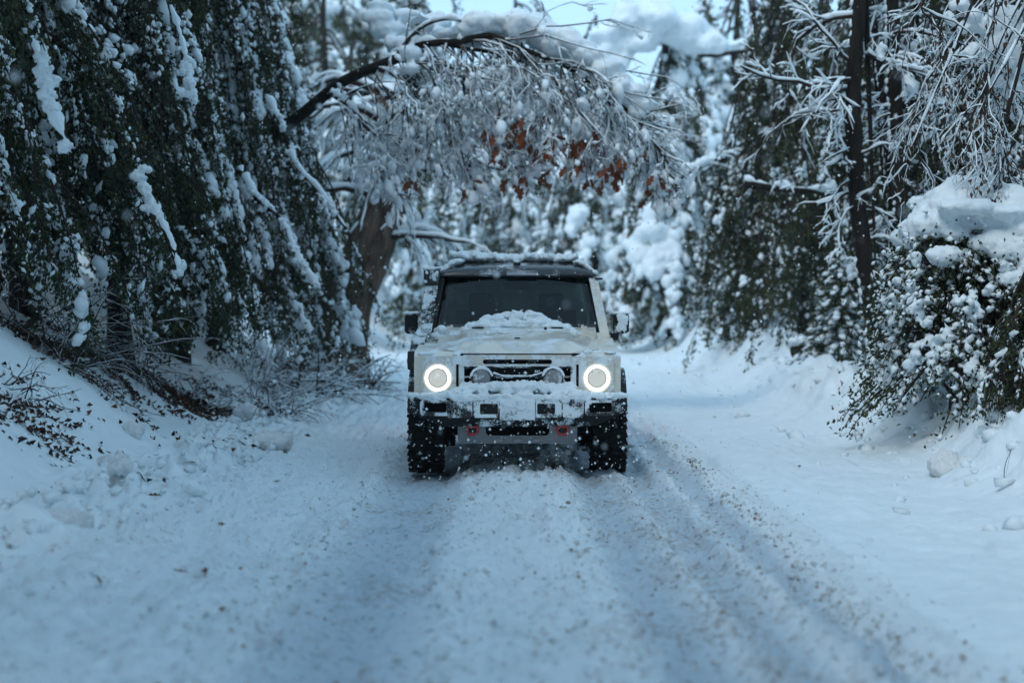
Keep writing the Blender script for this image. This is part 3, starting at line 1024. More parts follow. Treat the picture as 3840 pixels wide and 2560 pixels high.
# raised plates on the bumper face (each with its recess)
for s in (-1, 1):
    x0, x1 = sorted((s * .575, s * .835))
    o_, i_ = rrect(x0, x1, .56, .692, .03, 5), rrect(x0 + .035, x1 - .03, .588, .672, .018, 5)
    bm = frame(o_, i_, 'y', -.03, .05)
    for v in bm.verts:
        v.co.y += bumper_y(v.co.x) - .012
    p = put('fog_recess', bm, M['frost'], bmp, bevel=0)
    bm = prism(i_, 'y', 0, .004)
    for v in bm.verts:
        v.co.y += bumper_y(v.co.x) - .004
    put('fog_lens', bm, M['dark'], p)
    x0, x1 = sorted((s * .155, s * .375))
    o_, i_ = rrect(x0, x1, .545, .700, .02, 5), rrect(x0 + .012, x1 - .055, .575, .665, .012, 5)
    if s < 0:
        i_ = rrect(x0 + .055, x1 - .012, .575, .665, .012, 5)
    p = put('bumper_plate', frame(o_, i_, 'y', -.886, -.84), M['frost'], bmp, bevel=0)
    put('recess_back', prism(i_, 'y', -.868, -.855), M['frost2'], p)
    put('bumper_cover', prism(rrect(*sorted((s * .385, s * .565)), .545, .702, .02), 'y', -.880, -.84), M['frost'], bmp, bevel=.006)
M['plate'] = dusted('snowed_plate', (.30, .31, .32), .5, top=1, front=1.0, scale=50, patch=5)
put('number_plate', box(-.152, .150, -.905, -.868, .525, .700), M['plate'], bmp, bevel=.008)
q = np.random.default_rng(77)
bl = []
for _ in range(150):
    x = q.uniform(-.92, .92)
    t = math.exp(-(abs(x + .02) / .50) ** 3.2)
    hz = .72 + t * q.uniform(0, .105)
    yy = q.uniform(-.83, -.64) + .14 * max(0, (abs(x) - .55) / .385)
    bl.append(((x, yy, hz), (q.uniform(.04, .085), .055, q.uniform(.018, .034) + .018 * t)))
for x in np.arange(-.45, .46, .05):
    bl.append(((x, -.64, .79), (.06, .06, .06)))
for _ in range(110):
    x = q.uniform(-.88, .88)
    t = math.exp(-(abs(x) / .5) ** 3)
    bl.append(((x, bumper_y(x) + .01 - .018 * (abs(x) < .56), .705 + q.uniform(-.022, .03) ), (q.uniform(.03, .06), .022, .022)))
for _ in range(12):
    bl.append(((q.uniform(-.14, .14), -.90, q.uniform(.60, .70)), (.035, .012, .03)))
heap(bl, 'snow', voxel=.0115, amp=.016, freq=20, it=3, parent=bmp, seed=12)

# --- skid plate and hooks
sk = [(-.512, .492), (-.30, .498), (-.275, .47), (-.27, .405), (-.25, .385), (.25, .385), (.27, .405), (.275, .47), (.30, .498), (.512, .492), (.512, .36), (.50, .315), (-.50, .315), (-.512, .36)]
bm = prism(sk, 'y', -.80, -.77)
for v in bm.verts:
    v.co.y += .10 * max(0, (.40 - v.co.z) / .1) * .6
skp = put('skid_plate', bm, M['silver'], bevel=.008)
for x in (-.16, 0, .16):
    put('notch', box(x - .035, x + .035, -.79, -.755, .327, .358), mat('notch_grey', (.20, .205, .21), .5), skp, bevel=.006)
put('intake', box(-.30, .30, -.72, -.70, .37, .52), M['dark'])
put('underbody', box(-.62, .62, -.70, 3.6, .40, .52), M['dark'])
put('rear_bumper', box(-.86, .86, 3.62, 3.80, .36, .66), M['black'], bevel=.03)
put('exhaust', box(-.30, .30, 2.2, 2.6, .33, .41), M['iron'], bevel=.03)
for s in (-1, 1):
    x = s * .385
    o_ = [(x - .056, .472), (x + .056, .472), (x + .056, .43), (x + .045, .402), (x + .02, .386), (x - .02, .386), (x - .045, .402), (x - .056, .43)]
    i_ = [(x - .028, .455), (x + .028, .455), (x + .036, .44), (x + .034, .425), (x + .018, .412), (x - .018, .412), (x - .034, .425), (x - .036, .44)]
    hk = put('tow_hook', frame(o_, i_, 'y', -.835, -.80), M['red'], bevel=0)
    put('hook_pin', box(x - .03, x + .03, -.815, -.80, .405, .455), M['iron'], hk, bevel=.004)

# --- axles, wheels
for yy in (0, 2.922):
    tb = G()
    tube(tb, W([(-.7, yy, .38), (.7, yy, .38)]), .05, 10)
    v, f = ICO2
    tb.add(W(v * .14 + np.array((.15, yy, .38))), f)
    tb.build('axle', M['iron'], car)
q = np.random.default_rng(9)
def wheel(x, y, s):
    RT, w = .402, .30
    prof = [(.22, -w / 2 + .03), (.30, -w / 2), (.365, -w / 2 + .006), (RT - .018, -w / 2 + .035), (RT - .012, 0), (RT - .018, w / 2 - .035), (.365, w / 2 - .006), (.30, w / 2), (.22, w / 2 - .03)]
    e = bpy.data.objects.new('wheel', None)
    C.objects.link(e); e.parent = car; e.location = (x, y, RT - .008)
    put('tyre', lathe(prof, x, y, RT - .008, 56, 'x'), M['rubber'], e)
    put('rim', lathe([(.05, -.13 * s), (.21, -.10 * s), (.225, .11 * s), (.20, .12 * s), (.10, .08 * s), (.0005, .08 * s)] if s > 0 else [(.05, .13), (.21, .10), (.225, -.11), (.20, -.12), (.10, -.08), (.0005, -.08)], x, y, RT - .008, 32, 'x'), M['rim'], e)
    # tread blocks: joined, four rows of staggered lugs round the tyre
    g = G()
    bx = np.array([(i, j, k) for i in (-1, 1) for j in (-1, 1) for k in (-1, 1)], float)
    fx = np.array([(0, 1, 3, 2), (4, 6, 7, 5), (0, 4, 5, 1), (2, 3, 7, 6), (0, 2, 6, 4), (1, 5, 7, 3)])
    gs = G()
    for row, (rx0, bw, n, tw) in enumerate(((-.122, .030, 34, .35), (-.045, .030, 38, -.5), (.045, .030, 38, .5), (.122, .030, 34, -.35))):
        for k in range(n):
            a = 2 * math.pi * (k + .5 * (row % 2) + q.uniform(-.08, .08)) / n
            hh = .012 if abs(rx0) < .1 else .014
            v = bx * np.array((bw, .0235, hh)) * q.uniform(.92, 1.05, 3)
            c_, s_ = math.cos(tw), math.sin(tw)
            v = np.stack((v[:, 0] * c_ - v[:, 1] * s_, v[:, 0] * s_ + v[:, 1] * c_, v[:, 2]), -1)
            r0 = RT - .010 - (.010 if abs(rx0) > .1 else 0)
            yy = v[:, 1]; rr = r0 + v[:, 2]
            aa = a + yy / r0
            out = np.stack((x + rx0 + v[:, 0], y + rr * np.cos(aa), RT - .008 + rr * np.sin(aa)), -1)
            g.add(W(out), fx)
            if q.uniform() < .22 and y < 1:
                # bits of snow packed between the lugs
                a2 = a + math.pi / n
                cc = np.array((x + rx0 + q.uniform(-.03, .03), y + (r0 + .004) * math.cos(a2), RT - .008 + (r0 + .004) * math.sin(a2)))
                lumps(gs, W(cc)[None], np.array([[q.uniform(.006, .02), .009, q.uniform(.005, .012)]]), q, jitter=.2)
    o = g.build('tread', M['rubber'], e, smooth_=False)
    o['kind'] = 'stuff'
    if gs.n:
        o = gs.build('tread_snow', M['snow'], e)
        o['kind'] = 'stuff'
for s in (-1, 1):
    wheel(s * .818, 0, s)
    wheel(s * .818, 2.922, s)
    put('mud_flap', box(*sorted((s * .70, s * .94)), .50, .51, .24, .62), M['black'])

# --- raised air intake on the screen pillar
sec = []
for (x, yy, z, w, d) in ((-.905, -.02, 1.02, .05, .09), (-.915, .10, 1.11, .055, .085), (-.895, .45, 1.17, .062, .075), (-.865, .66, 1.26, .064, .07), (-.845, .82, 1.45, .064, .065), (-.825, .98, 1.65, .064, .065), (-.82, 1.02, 1.70, .064, .065)):
    sec.append([(x - w, yy - d, z - .01), (x + w, yy - d, z + .01), (x + w, yy + d, z + .06), (x - w, yy + d, z + .06)])
sn = put('snorkel', skin(sec), M['snork'], bevel=.014, seg=2)
put('snorkel_base', box(-.975, -.905, -.30, .12, .93, 1.10), M['snork'], sn, bevel=.02)
hd = put('snorkel_head', box(-.895, -.742, .93, 1.12, 1.70, 1.862), M['snork'], sn, bevel=.022, seg=3)
for z in (1.34, 1.47):
    put('clamp', box(-.925, -.785, .70 + (z - 1.34) * .9, .86 + (z - 1.34) * .9, z, z + .022), M['black'], sn, bevel=.005)
q = np.random.default_rng(21)
bl = []
P = spline([(-.905, -.12, 1.11), (-.905, .05, 1.16), (-.89, .40, 1.20), (-.86, .585, 1.28), (-.842, .75, 1.46), (-.822, .92, 1.66)], 60)
for k in range(60):
    if vnoise(np.array([[k * .25, 0, 0]]), 3)[0] > .18:
        bl.append((P[k] + q.normal(0, .02, 3) * (1, .1, .3), (q.uniform(.02, .045), .010, q.uniform(.016, .03))))
for _ in range(6):
    bl.append(((q.uniform(-.88, -.75), .925, q.uniform(1.72, 1.85)), (.022, .008, .022)))
for x in np.arange(-.89, -.74, .02):
    bl.append(((x, .98 + q.uniform(0, .08), 1.866), (.025, .05, .014)))
heap(bl, 'snow', voxel=.008, amp=.008, freq=30, parent=sn, seed=15, it=2)['kind'] = 'stuff'

# --- snow heaped on roof and on the bonnet
q = np.random.default_rng(31)
bl = []
for x in np.arange(-.62, .60, .028):
    for _ in range(3):
        e = .004 + .022 * (math.sin(x * 9) * .5 + .5) * (x < -.1)
        bl.append(((x + q.uniform(-.02, .02), q.uniform(1.42, 1.62), 1.965 + q.uniform(-.01, .025) + e), (q.uniform(.03, .055), q.uniform(.05, .12), q.uniform(.03, .045))))
for x in np.arange(-.60, .60, .05):
    bl.append(((x, 2.3, 1.955), (.08, .85, .045)))
for _ in range(40):
    t = q.uniform(0, 1)
    bl.append(((-.80 + .26 * t, 1.14 + .12 * t + q.uniform(-.03, .05), 1.80 + .135 * min(1, t * 1.3) + q.uniform(-.01, .012)), (q.uniform(.022, .042), .04, q.uniform(.018, .036))))
for _ in range(36):
    t = q.uniform(0, 1)
    bl.append(((.78 - .20 * t, 1.12 + .16 * t + q.uniform(-.03, .05), 1.80 + .135 * min(1, t * 1.4) + q.uniform(-.012, .01)), (q.uniform(.02, .038), .04, q.uniform(.016, .03))))
roof = [o for o in car.children if o.name.startswith('roof') and o.type == 'MESH'][0]
heap(bl, 'snow', voxel=.014, amp=.016, freq=24, it=2, parent=roof, seed=22)
bl = []
for _ in range(260):
    x = q.uniform(-.60, .56)
    top = .105 * math.exp(-((x + .09) / .17) ** 2) + .085 * math.exp(-((x - .15) / .16) ** 2) + .05 * math.exp(-((x + .02) / .44) ** 4) + .03 * (vnoise(np.array([[x * 9, 0, 0]]), 2)[0])
    yy = q.uniform(.47, .69)
    lim = max(.006, top) * float(smooth(.42, .60, yy))
    z = hood_z(x, min(.58, yy)) - .012 + q.uniform(0, 1) ** .8 * lim
    r = q.uniform(.018, .046)
    bl.append(((x, yy, z), (r * 1.4, r, r * .7)))
for x in (-.36, -.33, .33, .39):
    bl.append(((x, .47 + q.uniform(-.02, .03), hood_z(x, .45) + .02), (.05, .035, .024)))
heap(bl, 'snow', voxel=.010, amp=.015, freq=17, it=4, parent=hood, seed=24)
for grp in (((-.262, .02, .036), (-.235, .05, .028), (-.205, .08, .02)), ((-.155, .10, .028), (-.115, .07, .024), (-.10, .06, .018)), ((.11, .18, .022), (.14, .20, .016))):
    heap([((x, yy, hood_z(x, yy) + r * .35), (r, r, r * .75)) for x, yy, r in grp], 'snow_clump', voxel=.007, amp=.007, freq=30, it=2, parent=hood, seed=26)
q = np.random.default_rng(33)
bl = [((-.66 - q.uniform(0, .10), q.uniform(.30, .62), 1.24 + q.uniform(-.03, .06)), (.05, .05, .03)) for _ in range(16)]
heap(bl, 'snow', voxel=.010, amp=.012, freq=24, it=2, parent=hood, seed=27)
# ------------------------------------------------------------------ trees
def limb_snow(g, path, rad, r_, thick=1.0, mat=0, sides=4, minr=.004, patch=True):
    """snow lying along the upper side of a branch: thick where it is level, thin where it is steep"""
    t = unit(np.gradient(path, axis=0))
    lev = np.sqrt(np.clip(1 - t[:, 2] ** 2, 0, 1))
    r = (rad * .8 + minr) * thick * (.35 + .75 * lev) * (1 + .35 * r_.standard_normal(len(path)))
    if patch:
        r = r * np.clip(.75 + .8 * vnoise(path * 5.0, int(r_.integers(99))), .15, 1.6)
    r = np.maximum(r, rad * .3)
    r[-1] *= .5
    tube(g, path + np.stack((0 * r, 0 * r, rad * .6 + r * .55), -1), r, sides, mat, cap=False)

def bare(gw, gs, start, d, length, rad, level, r_, droop=.5, thick=1.2, kids=(5, 4), spread=.8, wob=.16, ends=None, minr=.005, sides=4, kidlen=.5):
    """a branch with twigs on twigs; gw wood, gs snow"""
    n = 6 if level else 4
    p = np.array(start, float); d = unit(np.array(d, float))
    pts = [p]
    for k in range(n):
        d = unit(d + r_.normal(0, wob, 3) + np.array((0, 0, -droop / n)))
        p = p + d * length / n
        pts.append(p)
    pts = np.array(pts)
    rr = np.linspace(rad, rad * .35, n + 1)
    tube(gw, pts, rr, 5 if level > 1 else 3, cap=False)
    limb_snow(gs, pts, rr, r_, thick, sides=sides, minr=minr)
    if ends is not None and level == 0:
        ends.append((pts[-1], d)); ends.append((pts[-3], d))
    if level > 0:
        m = kids[min(level, len(kids)) - 1]
        for k in range(m):
            t = r_.uniform(.15, .98)
            i = min(int(t * n), n - 1)
            q = pts[i] + (pts[i + 1] - pts[i]) * (t * n - i)
            dd = unit(pts[i + 1] - pts[i])
            s = unit(np.cross(dd, r_.standard_normal(3)))
            bare(gw, gs, q, dd + s * spread * r_.uniform(.5, 1.2), length * kidlen * r_.uniform(.5, 1.15) * (1.1 - .5 * t), max(rr[i] * .55, .002), level - 1, r_, droop, thick, kids, spread, wob, ends, minr, sides, kidlen)
    return pts

def evergreen(name, label, x, y, H, nb, az, reach, seed, leaf=(.053, .030), per_twig=22, step=.115, snow=1.0, clear=.22, hmin=.10, group=None,
              trunk_r=.12, lean=(0, 0), far=False, twig_len=(.22, .6), floor=None, cat='tree', clump=.06, tube_twigs=True, pads=True):
    """weeping evergreen: trunk, boughs that arch out and hang, twigs with leaves, snow along the boughs and on the leaves"""
    r_ = np.random.default_rng(seed)
    z0 = h1(x, y)
    root = thing(name, label, cat, (x, y, z0), group)
    gt, gb, gl, gs = G(), G(), G(), G()
    n = 10
    tt = np.linspace(0, 1, n)
    tp = np.stack((x + lean[0] * tt ** 1.5 * H + .05 * np.sin(tt * 7 + seed), y + lean[1] * tt * H + .05 * np.cos(tt * 6), z0 - .15 + tt * (H + .15)), -1)
    tube(gt, tp, trunk_r * (1.15 - .95 * tt) * np.where(tt < .05, 1.4, 1), 9)
    LP, LD, SP, SR, SA = [], [], [], [], []
    for b in range(nb):
        th = hmin + (1 - hmin) * (b + r_.uniform(0, 1)) / nb
        i = min(int(th * (n - 1)), n - 2)
        st = tp[i] + (tp[i + 1] - tp[i]) * (th * (n - 1) - i)
        a = R(az[0] + r_.uniform(-1, 1) * az[1])
        rc = reach * r_.uniform(.65, 1.15) * (1.05 - .35 * th)
        up = rc * r_.uniform(.25, .6)
        ex, ey = st[0] + math.cos(a) * rc, st[1] + math.sin(a) * rc
        g0 = (h1(ex, ey) if floor is None else floor) + clear
        fall = max(.3, (st[2] + up - g0)) * r_.uniform(.5, 1.0)
        m = 16
        u = np.linspace(0, 1, m)
        hz = rc * (1 - (1 - u) ** 1.25)
        sw = r_.normal(0, .18) * rc
        bp = np.stack((st[0] + math.cos(a) * hz - math.sin(a) * sw * u ** 2, st[1] + math.sin(a) * hz + math.cos(a) * sw * u ** 2, st[2] + up * np.sin(u * math.pi * .62) / .93 - fall * u ** 1.6), -1)
        bp += np.cumsum(r_.normal(0, .012, bp.shape), 0)
        seg = np.linalg.norm(np.diff(bp, axis=0), axis=1)
        Ln = seg.sum()
        br = np.linspace(.030, .006, m) * (1 if not far else 1.4)
        tube(gb, bp, br, 5, cap=False)
        cum = np.concatenate(((0,), np.cumsum(seg))) / Ln
        k = max(4, int(Ln / step))
        tq = np.sort(r_.uniform(.10, 1, k))
        tw = np.stack([np.interp(tq, cum, bp[:, c]) for c in range(3)], -1)
        ia = np.clip(np.searchsorted(cum, tq) - 1, 0, m - 2)
        tan = unit(bp[ia + 1] - bp[ia])
        side = unit(np.cross(tan, np.array((0, 0, 1.0))) + 1e-3)
        sg = r_.choice([-1, 1], k)[:, None]
        td = unit(tan * r_.uniform(.3, .9, (k, 1)) + side * sg * r_.uniform(.1, .75, (k, 1)) + np.array((0, 0, -1.0)) * r_.uniform(.25, 1.1, (k, 1)))
        tl = r_.uniform(*twig_len, k) * (1.1 - .35 * tq)
        if tube_twigs:
            for q in range(k):
                uu = np.linspace(0, 1, 3)[:, None]
                tube(gb, tw[q] + td[q] * tl[q] * uu + np.array((0, 0, -.12)) * tl[q] * uu ** 2, np.linspace(.006, .002, 3) * (2 if far else 1), 3, cap=False)
        w = r_.uniform(0, 1, (k, per_twig)) ** .8
        pos = tw[:, None] + td[:, None] * (tl[:, None] * w)[..., None] + np.array((0, 0, -.12)) * (tl[:, None] * w ** 2)[..., None]
        pos = pos + r_.normal(0, leaf[0] * .45, pos.shape)
        dr = td[:, None] * .8 + r_.normal(0, .55, pos.shape) + np.array((0, 0, -.35))
        LP.append(pos.reshape(-1, 3)); LD.append(dr.reshape(-1, 3))
        # snow: how laden this bough is
        load = (r_.uniform(.9, 1.8) if r_.uniform() < .27 else r_.uniform(.05, .5)) * snow
        on = vnoise(tw * 2.2 + seed, 5) > .15 - .35 * load
        kk = np.where(on)[0]
        # caught among leaves
        ps = pos[:, ::4].reshape(-1, 3)
        keep = (vnoise(ps * 2.1 + seed, 9) + .4 * vnoise(ps * 5.5, 19) > .36 - .30 * load) & (r_.uniform(0, 1, len(ps)) < .52)
        ps = ps[keep]
        SP.append(ps + np.array((0, 0, leaf[0] * .25))); SA.append(LD[-1].reshape(k, per_twig, 3)[:, ::4].reshape(-1, 3)[keep])
        SR.append(leaf[0] * np.clip(r_.lognormal(-.66, .5, len(ps)), .2, 1.3))
        # pads along the bough
        if len(kk) and pads:
            # each pad is a handful of small lobes strung along the bough
            rep = 3
            kr = np.repeat(kk, rep)
            s = clump * .70 * (.35 + .75 * np.minimum(load, 1.6)) * np.clip(r_.lognormal(-.25, .5, len(kr)), .25, 2.2)
            c = tw[kr] + np.array((0, 0, .02)) + tan[kr] * r_.normal(0, clump * 1.1, (len(kr), 1)) + r_.normal(0, clump * .40, (len(kr), 3)) + td[kr] * (tl[kr] * r_.uniform(0, .3, len(kr)))[:, None]
            lumps(gs, c, np.stack((s * 1.25, s * .9, s * .75), -1), r_, base=ICO1, jitter=.10, axis=tan[kr] + r_.normal(0, .3, (len(kr), 3)))
    LP, LD = np.concatenate(LP), np.concatenate(LD)
    leaves(gl, LP, LD, leaf[0], leaf[1], r_)
    SP, SR, SA = np.concatenate(SP), np.concatenate(SR), np.concatenate(SA)
    gf = G()
    lumps(gf, SP, np.stack((SR * 1.25, SR * .8, SR * .5), -1), r_, base=OCTA, jitter=.18, axis=SA)
    gt.build('trunk', M['bark'], root)
    gb.build('boughs', M['twig'], root)
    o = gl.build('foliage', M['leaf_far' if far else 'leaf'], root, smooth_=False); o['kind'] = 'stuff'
    o = gf.build('leaf_snow', M['snow_leaf'], root); o['kind'] = 'stuff'
    if gs.n:
        o = gs.build('bough_snow', M['snow_far'], root); o['kind'] = 'stuff'
    return root

# left bank: hanging evergreens, near to far
LG = 'weeping evergreens on the left bank'
evergreen('evergreen_tree', 'evergreen overhanging the bank with its boughs ending in mid-air, closest to the viewer', -5.6, 12.2, 7.5, 46, (-8, 60), 2.6, 101, clear=2.2, hmin=.45, group=LG, snow=.9, floor=1.0)
evergreen('evergreen_tree', 'big dark evergreen whose boughs sweep down to the bank beside bare hanging twigs', -6.6, 16.3, 8.5, 70, (-25, 60), 2.7, 102, clear=.4, group=LG, snow=.62)
evergreen('evergreen_tree', 'evergreen with thick snow pads down its middle boughs, above the leaf-littered slope', -5.5, 18.6, 8.5, 66, (-20, 60), 2.3, 103, clear=.55, group=LG, snow=.75)
evergreen('evergreen_tree', 'evergreen with a slanting dark trunk bare at its foot on the bank', -4.75, 20.2, 8, 60, (-12, 70), 1.9, 104, group=LG, lean=(-.07, .02), hmin=.3, snow=.72, clear=.8)
evergreen('evergreen_tree', 'evergreen hanging over the pile of fallen snowy branches at the bank foot', -4.55, 22.8, 8.3, 60, (-10, 70), 1.8, 105, group=LG, snow=1.1, clear=.7)
evergreen('evergreen_tree', 'evergreen next to the thick leaning oak trunk, farthest along the bank', -4.55, 25.6, 9, 60, (-10, 75), 2.1, 106, group=LG, snow=1.2, leaf=(.05, .028), per_twig=18)
t2 = evergreen('evergreen_tree', 'tall shadowed evergreen high on the bank behind the overhanging boughs', -8.6, 18.5, 10, 60, (-15, 80), 3.0, 107, group=LG, snow=.35, leaf=(.085, .05), per_twig=16, step=.16)
for (x, y, rz, lab) in ((-8.0, 24.5, 40, 'tall shadowed evergreen on the bank behind the slanting trunk'), (-8.8, 13.2, -30, 'tall shadowed evergreen on the bank at the dark upper corner'), (-7.0, 21.5, 120, 'tall shadowed evergreen squeezed between the front row trunks on the bank'), (-5.9, 28.5, 20, 'tall shadowed evergreen just left of the leaning oak'), (-7.2, 31, 75, 'tall evergreen behind the thick leaning oak trunk')):
    c = copy_tree(t2)
    c.location = (x, y, h1(x, y)); c.rotation_euler.z = R(rz)
    c['label'] = lab

evergreen('evergreen_tree', 'unseen tall evergreen added for shade, its high crown reaching over the car from the bank', -6.3, 12.6, 11, 100, (-5, 75), 4.6, 131, clear=6.6, floor=0, hmin=.66, leaf=(.14, .08), per_twig=14, step=.2, snow=.6, group=LG, trunk_r=.2, tube_twigs=False, pads=False)  # unseen crown added to darken bank and car and pattern the windscreen reflection
evergreen('evergreen_tree', 'unseen tall evergreen added so its high crown shades the bank above the slanting trunk', -6.4, 19.0, 12, 80, (-5, 80), 3.4, 133, clear=7.2, floor=0, hmin=.66, leaf=(.16, .09), per_twig=14, step=.22, snow=.5, group=LG, trunk_r=.2, tube_twigs=False, pads=False)  # out-of-view crown put in to darken the left bank
evergreen('evergreen_tree', 'unseen tall evergreen added so its high crown shades the snow-capped bush', 7.6, 16.5, 12, 80, (185, 80), 3.0, 134, clear=6.6, floor=0, hmin=.62, leaf=(.16, .09), per_twig=14, step=.22, snow=.5, trunk_r=.2, tube_twigs=False, pads=False)  # crown above the view, added to darken the bush and right side
# unseen trees added around the viewer to throw shade on the near snow
t3 = evergreen('evergreen_tree', 'unseen evergreen added to shade the road beside the viewer, left of the frame', -6.2, 6.0, 12.0, 90, (-10, 85), 4.4, 141, clear=3.9, floor=0, hmin=.40, leaf=(.15, .09), per_twig=16, step=.2, snow=.4, group=LG, trunk_r=.2, tube_twigs=False, pads=False)
for (x, y, rz, lab) in ((-5.4, .5, 20, 'unseen evergreen added to shade the road just behind the viewer'),
                             (8.3, 4.5, 190, 'unseen evergreen added to shade the verge beside the viewer, right of the frame'), (6.4, -1.0, 170, 'unseen evergreen added to shade the verge just behind the viewer'), (-4.4, -5.0, 60, 'unseen evergreen added for shade by the road farther behind the viewer'), (4.6, -6.5, 200, 'unseen evergreen added for shade by the verge farther behind the viewer'), (-7.6, 9.6, -15, 'unseen evergreen added for shade high on the bank beside the viewer'), (9.2, 9.6, 175, 'unseen evergreen added for shade behind the verge beside the viewer')):
    c = copy_tree(t3)
    c.location = (x, y, h1(x, y)); c.rotation_euler.z = R(rz)
    c['label'] = lab

# right side: hanging evergreens behind the verge
RG = 'weeping evergreens beyond the verge'
def right_tree(x, y, label, seed, H=9, reach=2.3, snow=1.0, nb=58, clear=.15, **k):
    return evergreen('evergreen_tree', label, x, y, H, nb, (215, 80), reach, seed, leaf=(.075, .040), per_twig=16, step=.17, snow=snow, clear=clear, group=RG, twig_len=(.3, .8), clump=.085, **k)
right_tree(5.7, 32.5, 'broad dark evergreen curtain reaching down to the verge beyond the car mirror', 201, H=8.5, reach=2.2, snow=.30, nb=92)
b2 = right_tree(6.9, 28.5, 'dark evergreen standing behind the two slender trunks', 203, H=10, reach=2.6, snow=.3, nb=80)
for (x, y, rz, lab) in ((8.2, 35, 30, 'evergreen deep in the wood behind the dark curtain'), (5.7, 39, 120, 'evergreen rising between the great snow mound and the dark curtain'), (8.7, 27, -25, 'evergreen deep in the wood behind the snow-capped bush'), (7.3, 21.8, 15, 'evergreen behind the snow-capped bush with branches over its top')):
    c = copy_tree(b2)
    c.location = (x, y, h1(x, y)); c.rotation_euler.z = R(rz)
    c['label'] = lab

# across the end of the road: laden trees in the falling snow
FG = 'snow-laden trees across the end of the road'
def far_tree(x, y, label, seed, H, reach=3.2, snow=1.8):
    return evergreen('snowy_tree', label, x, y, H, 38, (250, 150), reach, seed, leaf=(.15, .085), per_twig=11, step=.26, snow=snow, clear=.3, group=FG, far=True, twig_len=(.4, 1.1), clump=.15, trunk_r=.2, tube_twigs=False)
f1 = far_tree(-1.2, 56, 'snow-laden tree straight behind the car roof', 301, 9)
f2 = far_tree(2.6, 52, 'tree with heavy rounded snow pads right of the car roof', 302, 7.5, reach=2.6, snow=2.6)
f3 = far_tree(-4.6, 47, 'snowy tree behind the base of the leaning oak', 303, 8, reach=2.6)
spots = [(f3, 4.7, 51, 160, .9, 'snowy tree at the road edge under the great snow mound'), (f3, -8.0, 74, 10, 2.0, 'tall hazy tree behind the left part of the arch'), (f1, 5.6, 58, 70, 1.15, 'snowy tree between the heavy padded tree and the dark wood'), (f2, .8, 64, 130, 1.2, 'taller laden tree behind the two at the road end'),
         (f3, -6.5, 58, 200, 1.35, 'laden tree behind the arching brown-leaved branch on its left part'), (f1, -4.0, 70, 250, 1.75, 'tall hazy tree rising above the arching branch'),
         (f2, 3.6, 72, 20, 1.5, 'tall hazy tree rising between the arch and the great snow mound'), (f3, 8.6, 64, 310, 1.7, 'tall hazy tree behind the great snow mound'),
         (f1, -9.5, 66, 170, 1.6, 'hazy tree up the slope beyond the leaning oak'), (f2, 12.5, 62, 230, 1.6, 'hazy tree behind the dark wood'), (f3, .2, 80, 80, 1.5, 'pale tree at the very end of the road')]
for (src, x, y, rz, s, lab) in spots:
    c = copy_tree(src)
    c.location = (x, y, h1(x, y)); c.rotation_euler.z = R(rz); c.scale = (s, s, s)
    c['label'] = lab

# ---- thick leaning oak on the left
M['oak'] = bark_material('oak_bark', (.035, .022, .015), (.19, .135, .10), 9)
def big_oak():
    b = at(1205, 1330, 28.5)
    b[2] = h1(b[0], 28.5) - .1
    root = thing('oak_tree', 'thick old oak trunk leaning over the road edge, pale streaks down its bark', 'tree', b)
    P = spline([b, at(1300, 1130, 28.5), at(1395, 900, 28.6), at(1465, 690, 28.8), at(1470, 560, 28.9), at(1440, 430, 29.1), at(1400, 330, 29.3)], 60)
    n = len(P)
    rr = np.interp(np.linspace(0, 1, n), [0, .06, .16, .4, .7, 1], [.80, .54, .43, .34, .20, .06])
    g = G()
    sides = 28
    tube(g, P, rr, sides)
    v = g.v[0]
    c = np.repeat(P, sides, 0)
    d = v - c
    a = np.tile(np.arange(sides) / sides * 2 * math.pi, n)
    flute = 1 + .13 * np.sin(a * 5 + v[:, 2] * .6) + .08 * np.sin(a * 9 - v[:, 2] * 1.1) + .10 * fbm(v * 2.2, 3, 4)
    g.v[0] = c + d * flute[:, None]
    g.build('trunk', M['oak'], root)
    gw, gs = G(), G()
    r_ = np.random.default_rng(5)
    for k in (20, 26, 31, 36, 41, 46, 50, 54, 58):
        for _ in range(2):
            d = np.array((r_.uniform(-1, 1), r_.uniform(-1, .6), r_.uniform(.1, .7)))
            bare(gw, gs, P[k], d, r_.uniform(1.6, 3.2), .06, 2, r_, droop=1.2, kids=(5, 6), thick=1.6, minr=.012)
    gw.build('branches', M['twig'], root)
    gs.build('branch_snow', M['snow_far'], root)
    q = [at(1395, 690, 28.2), at(1405, 720, 28.2), at(1400, 745, 28.2)]
    v, f = snow_mass([(p, (.10, .12, .12)) for p in q] + [(at(1385, 640, 28.3), (.07, .1, .16))], .03, .03, 6, 3, 4)
    G().add(v, f).build('ledge_snow', M['snow_far'], root)
big_oak()

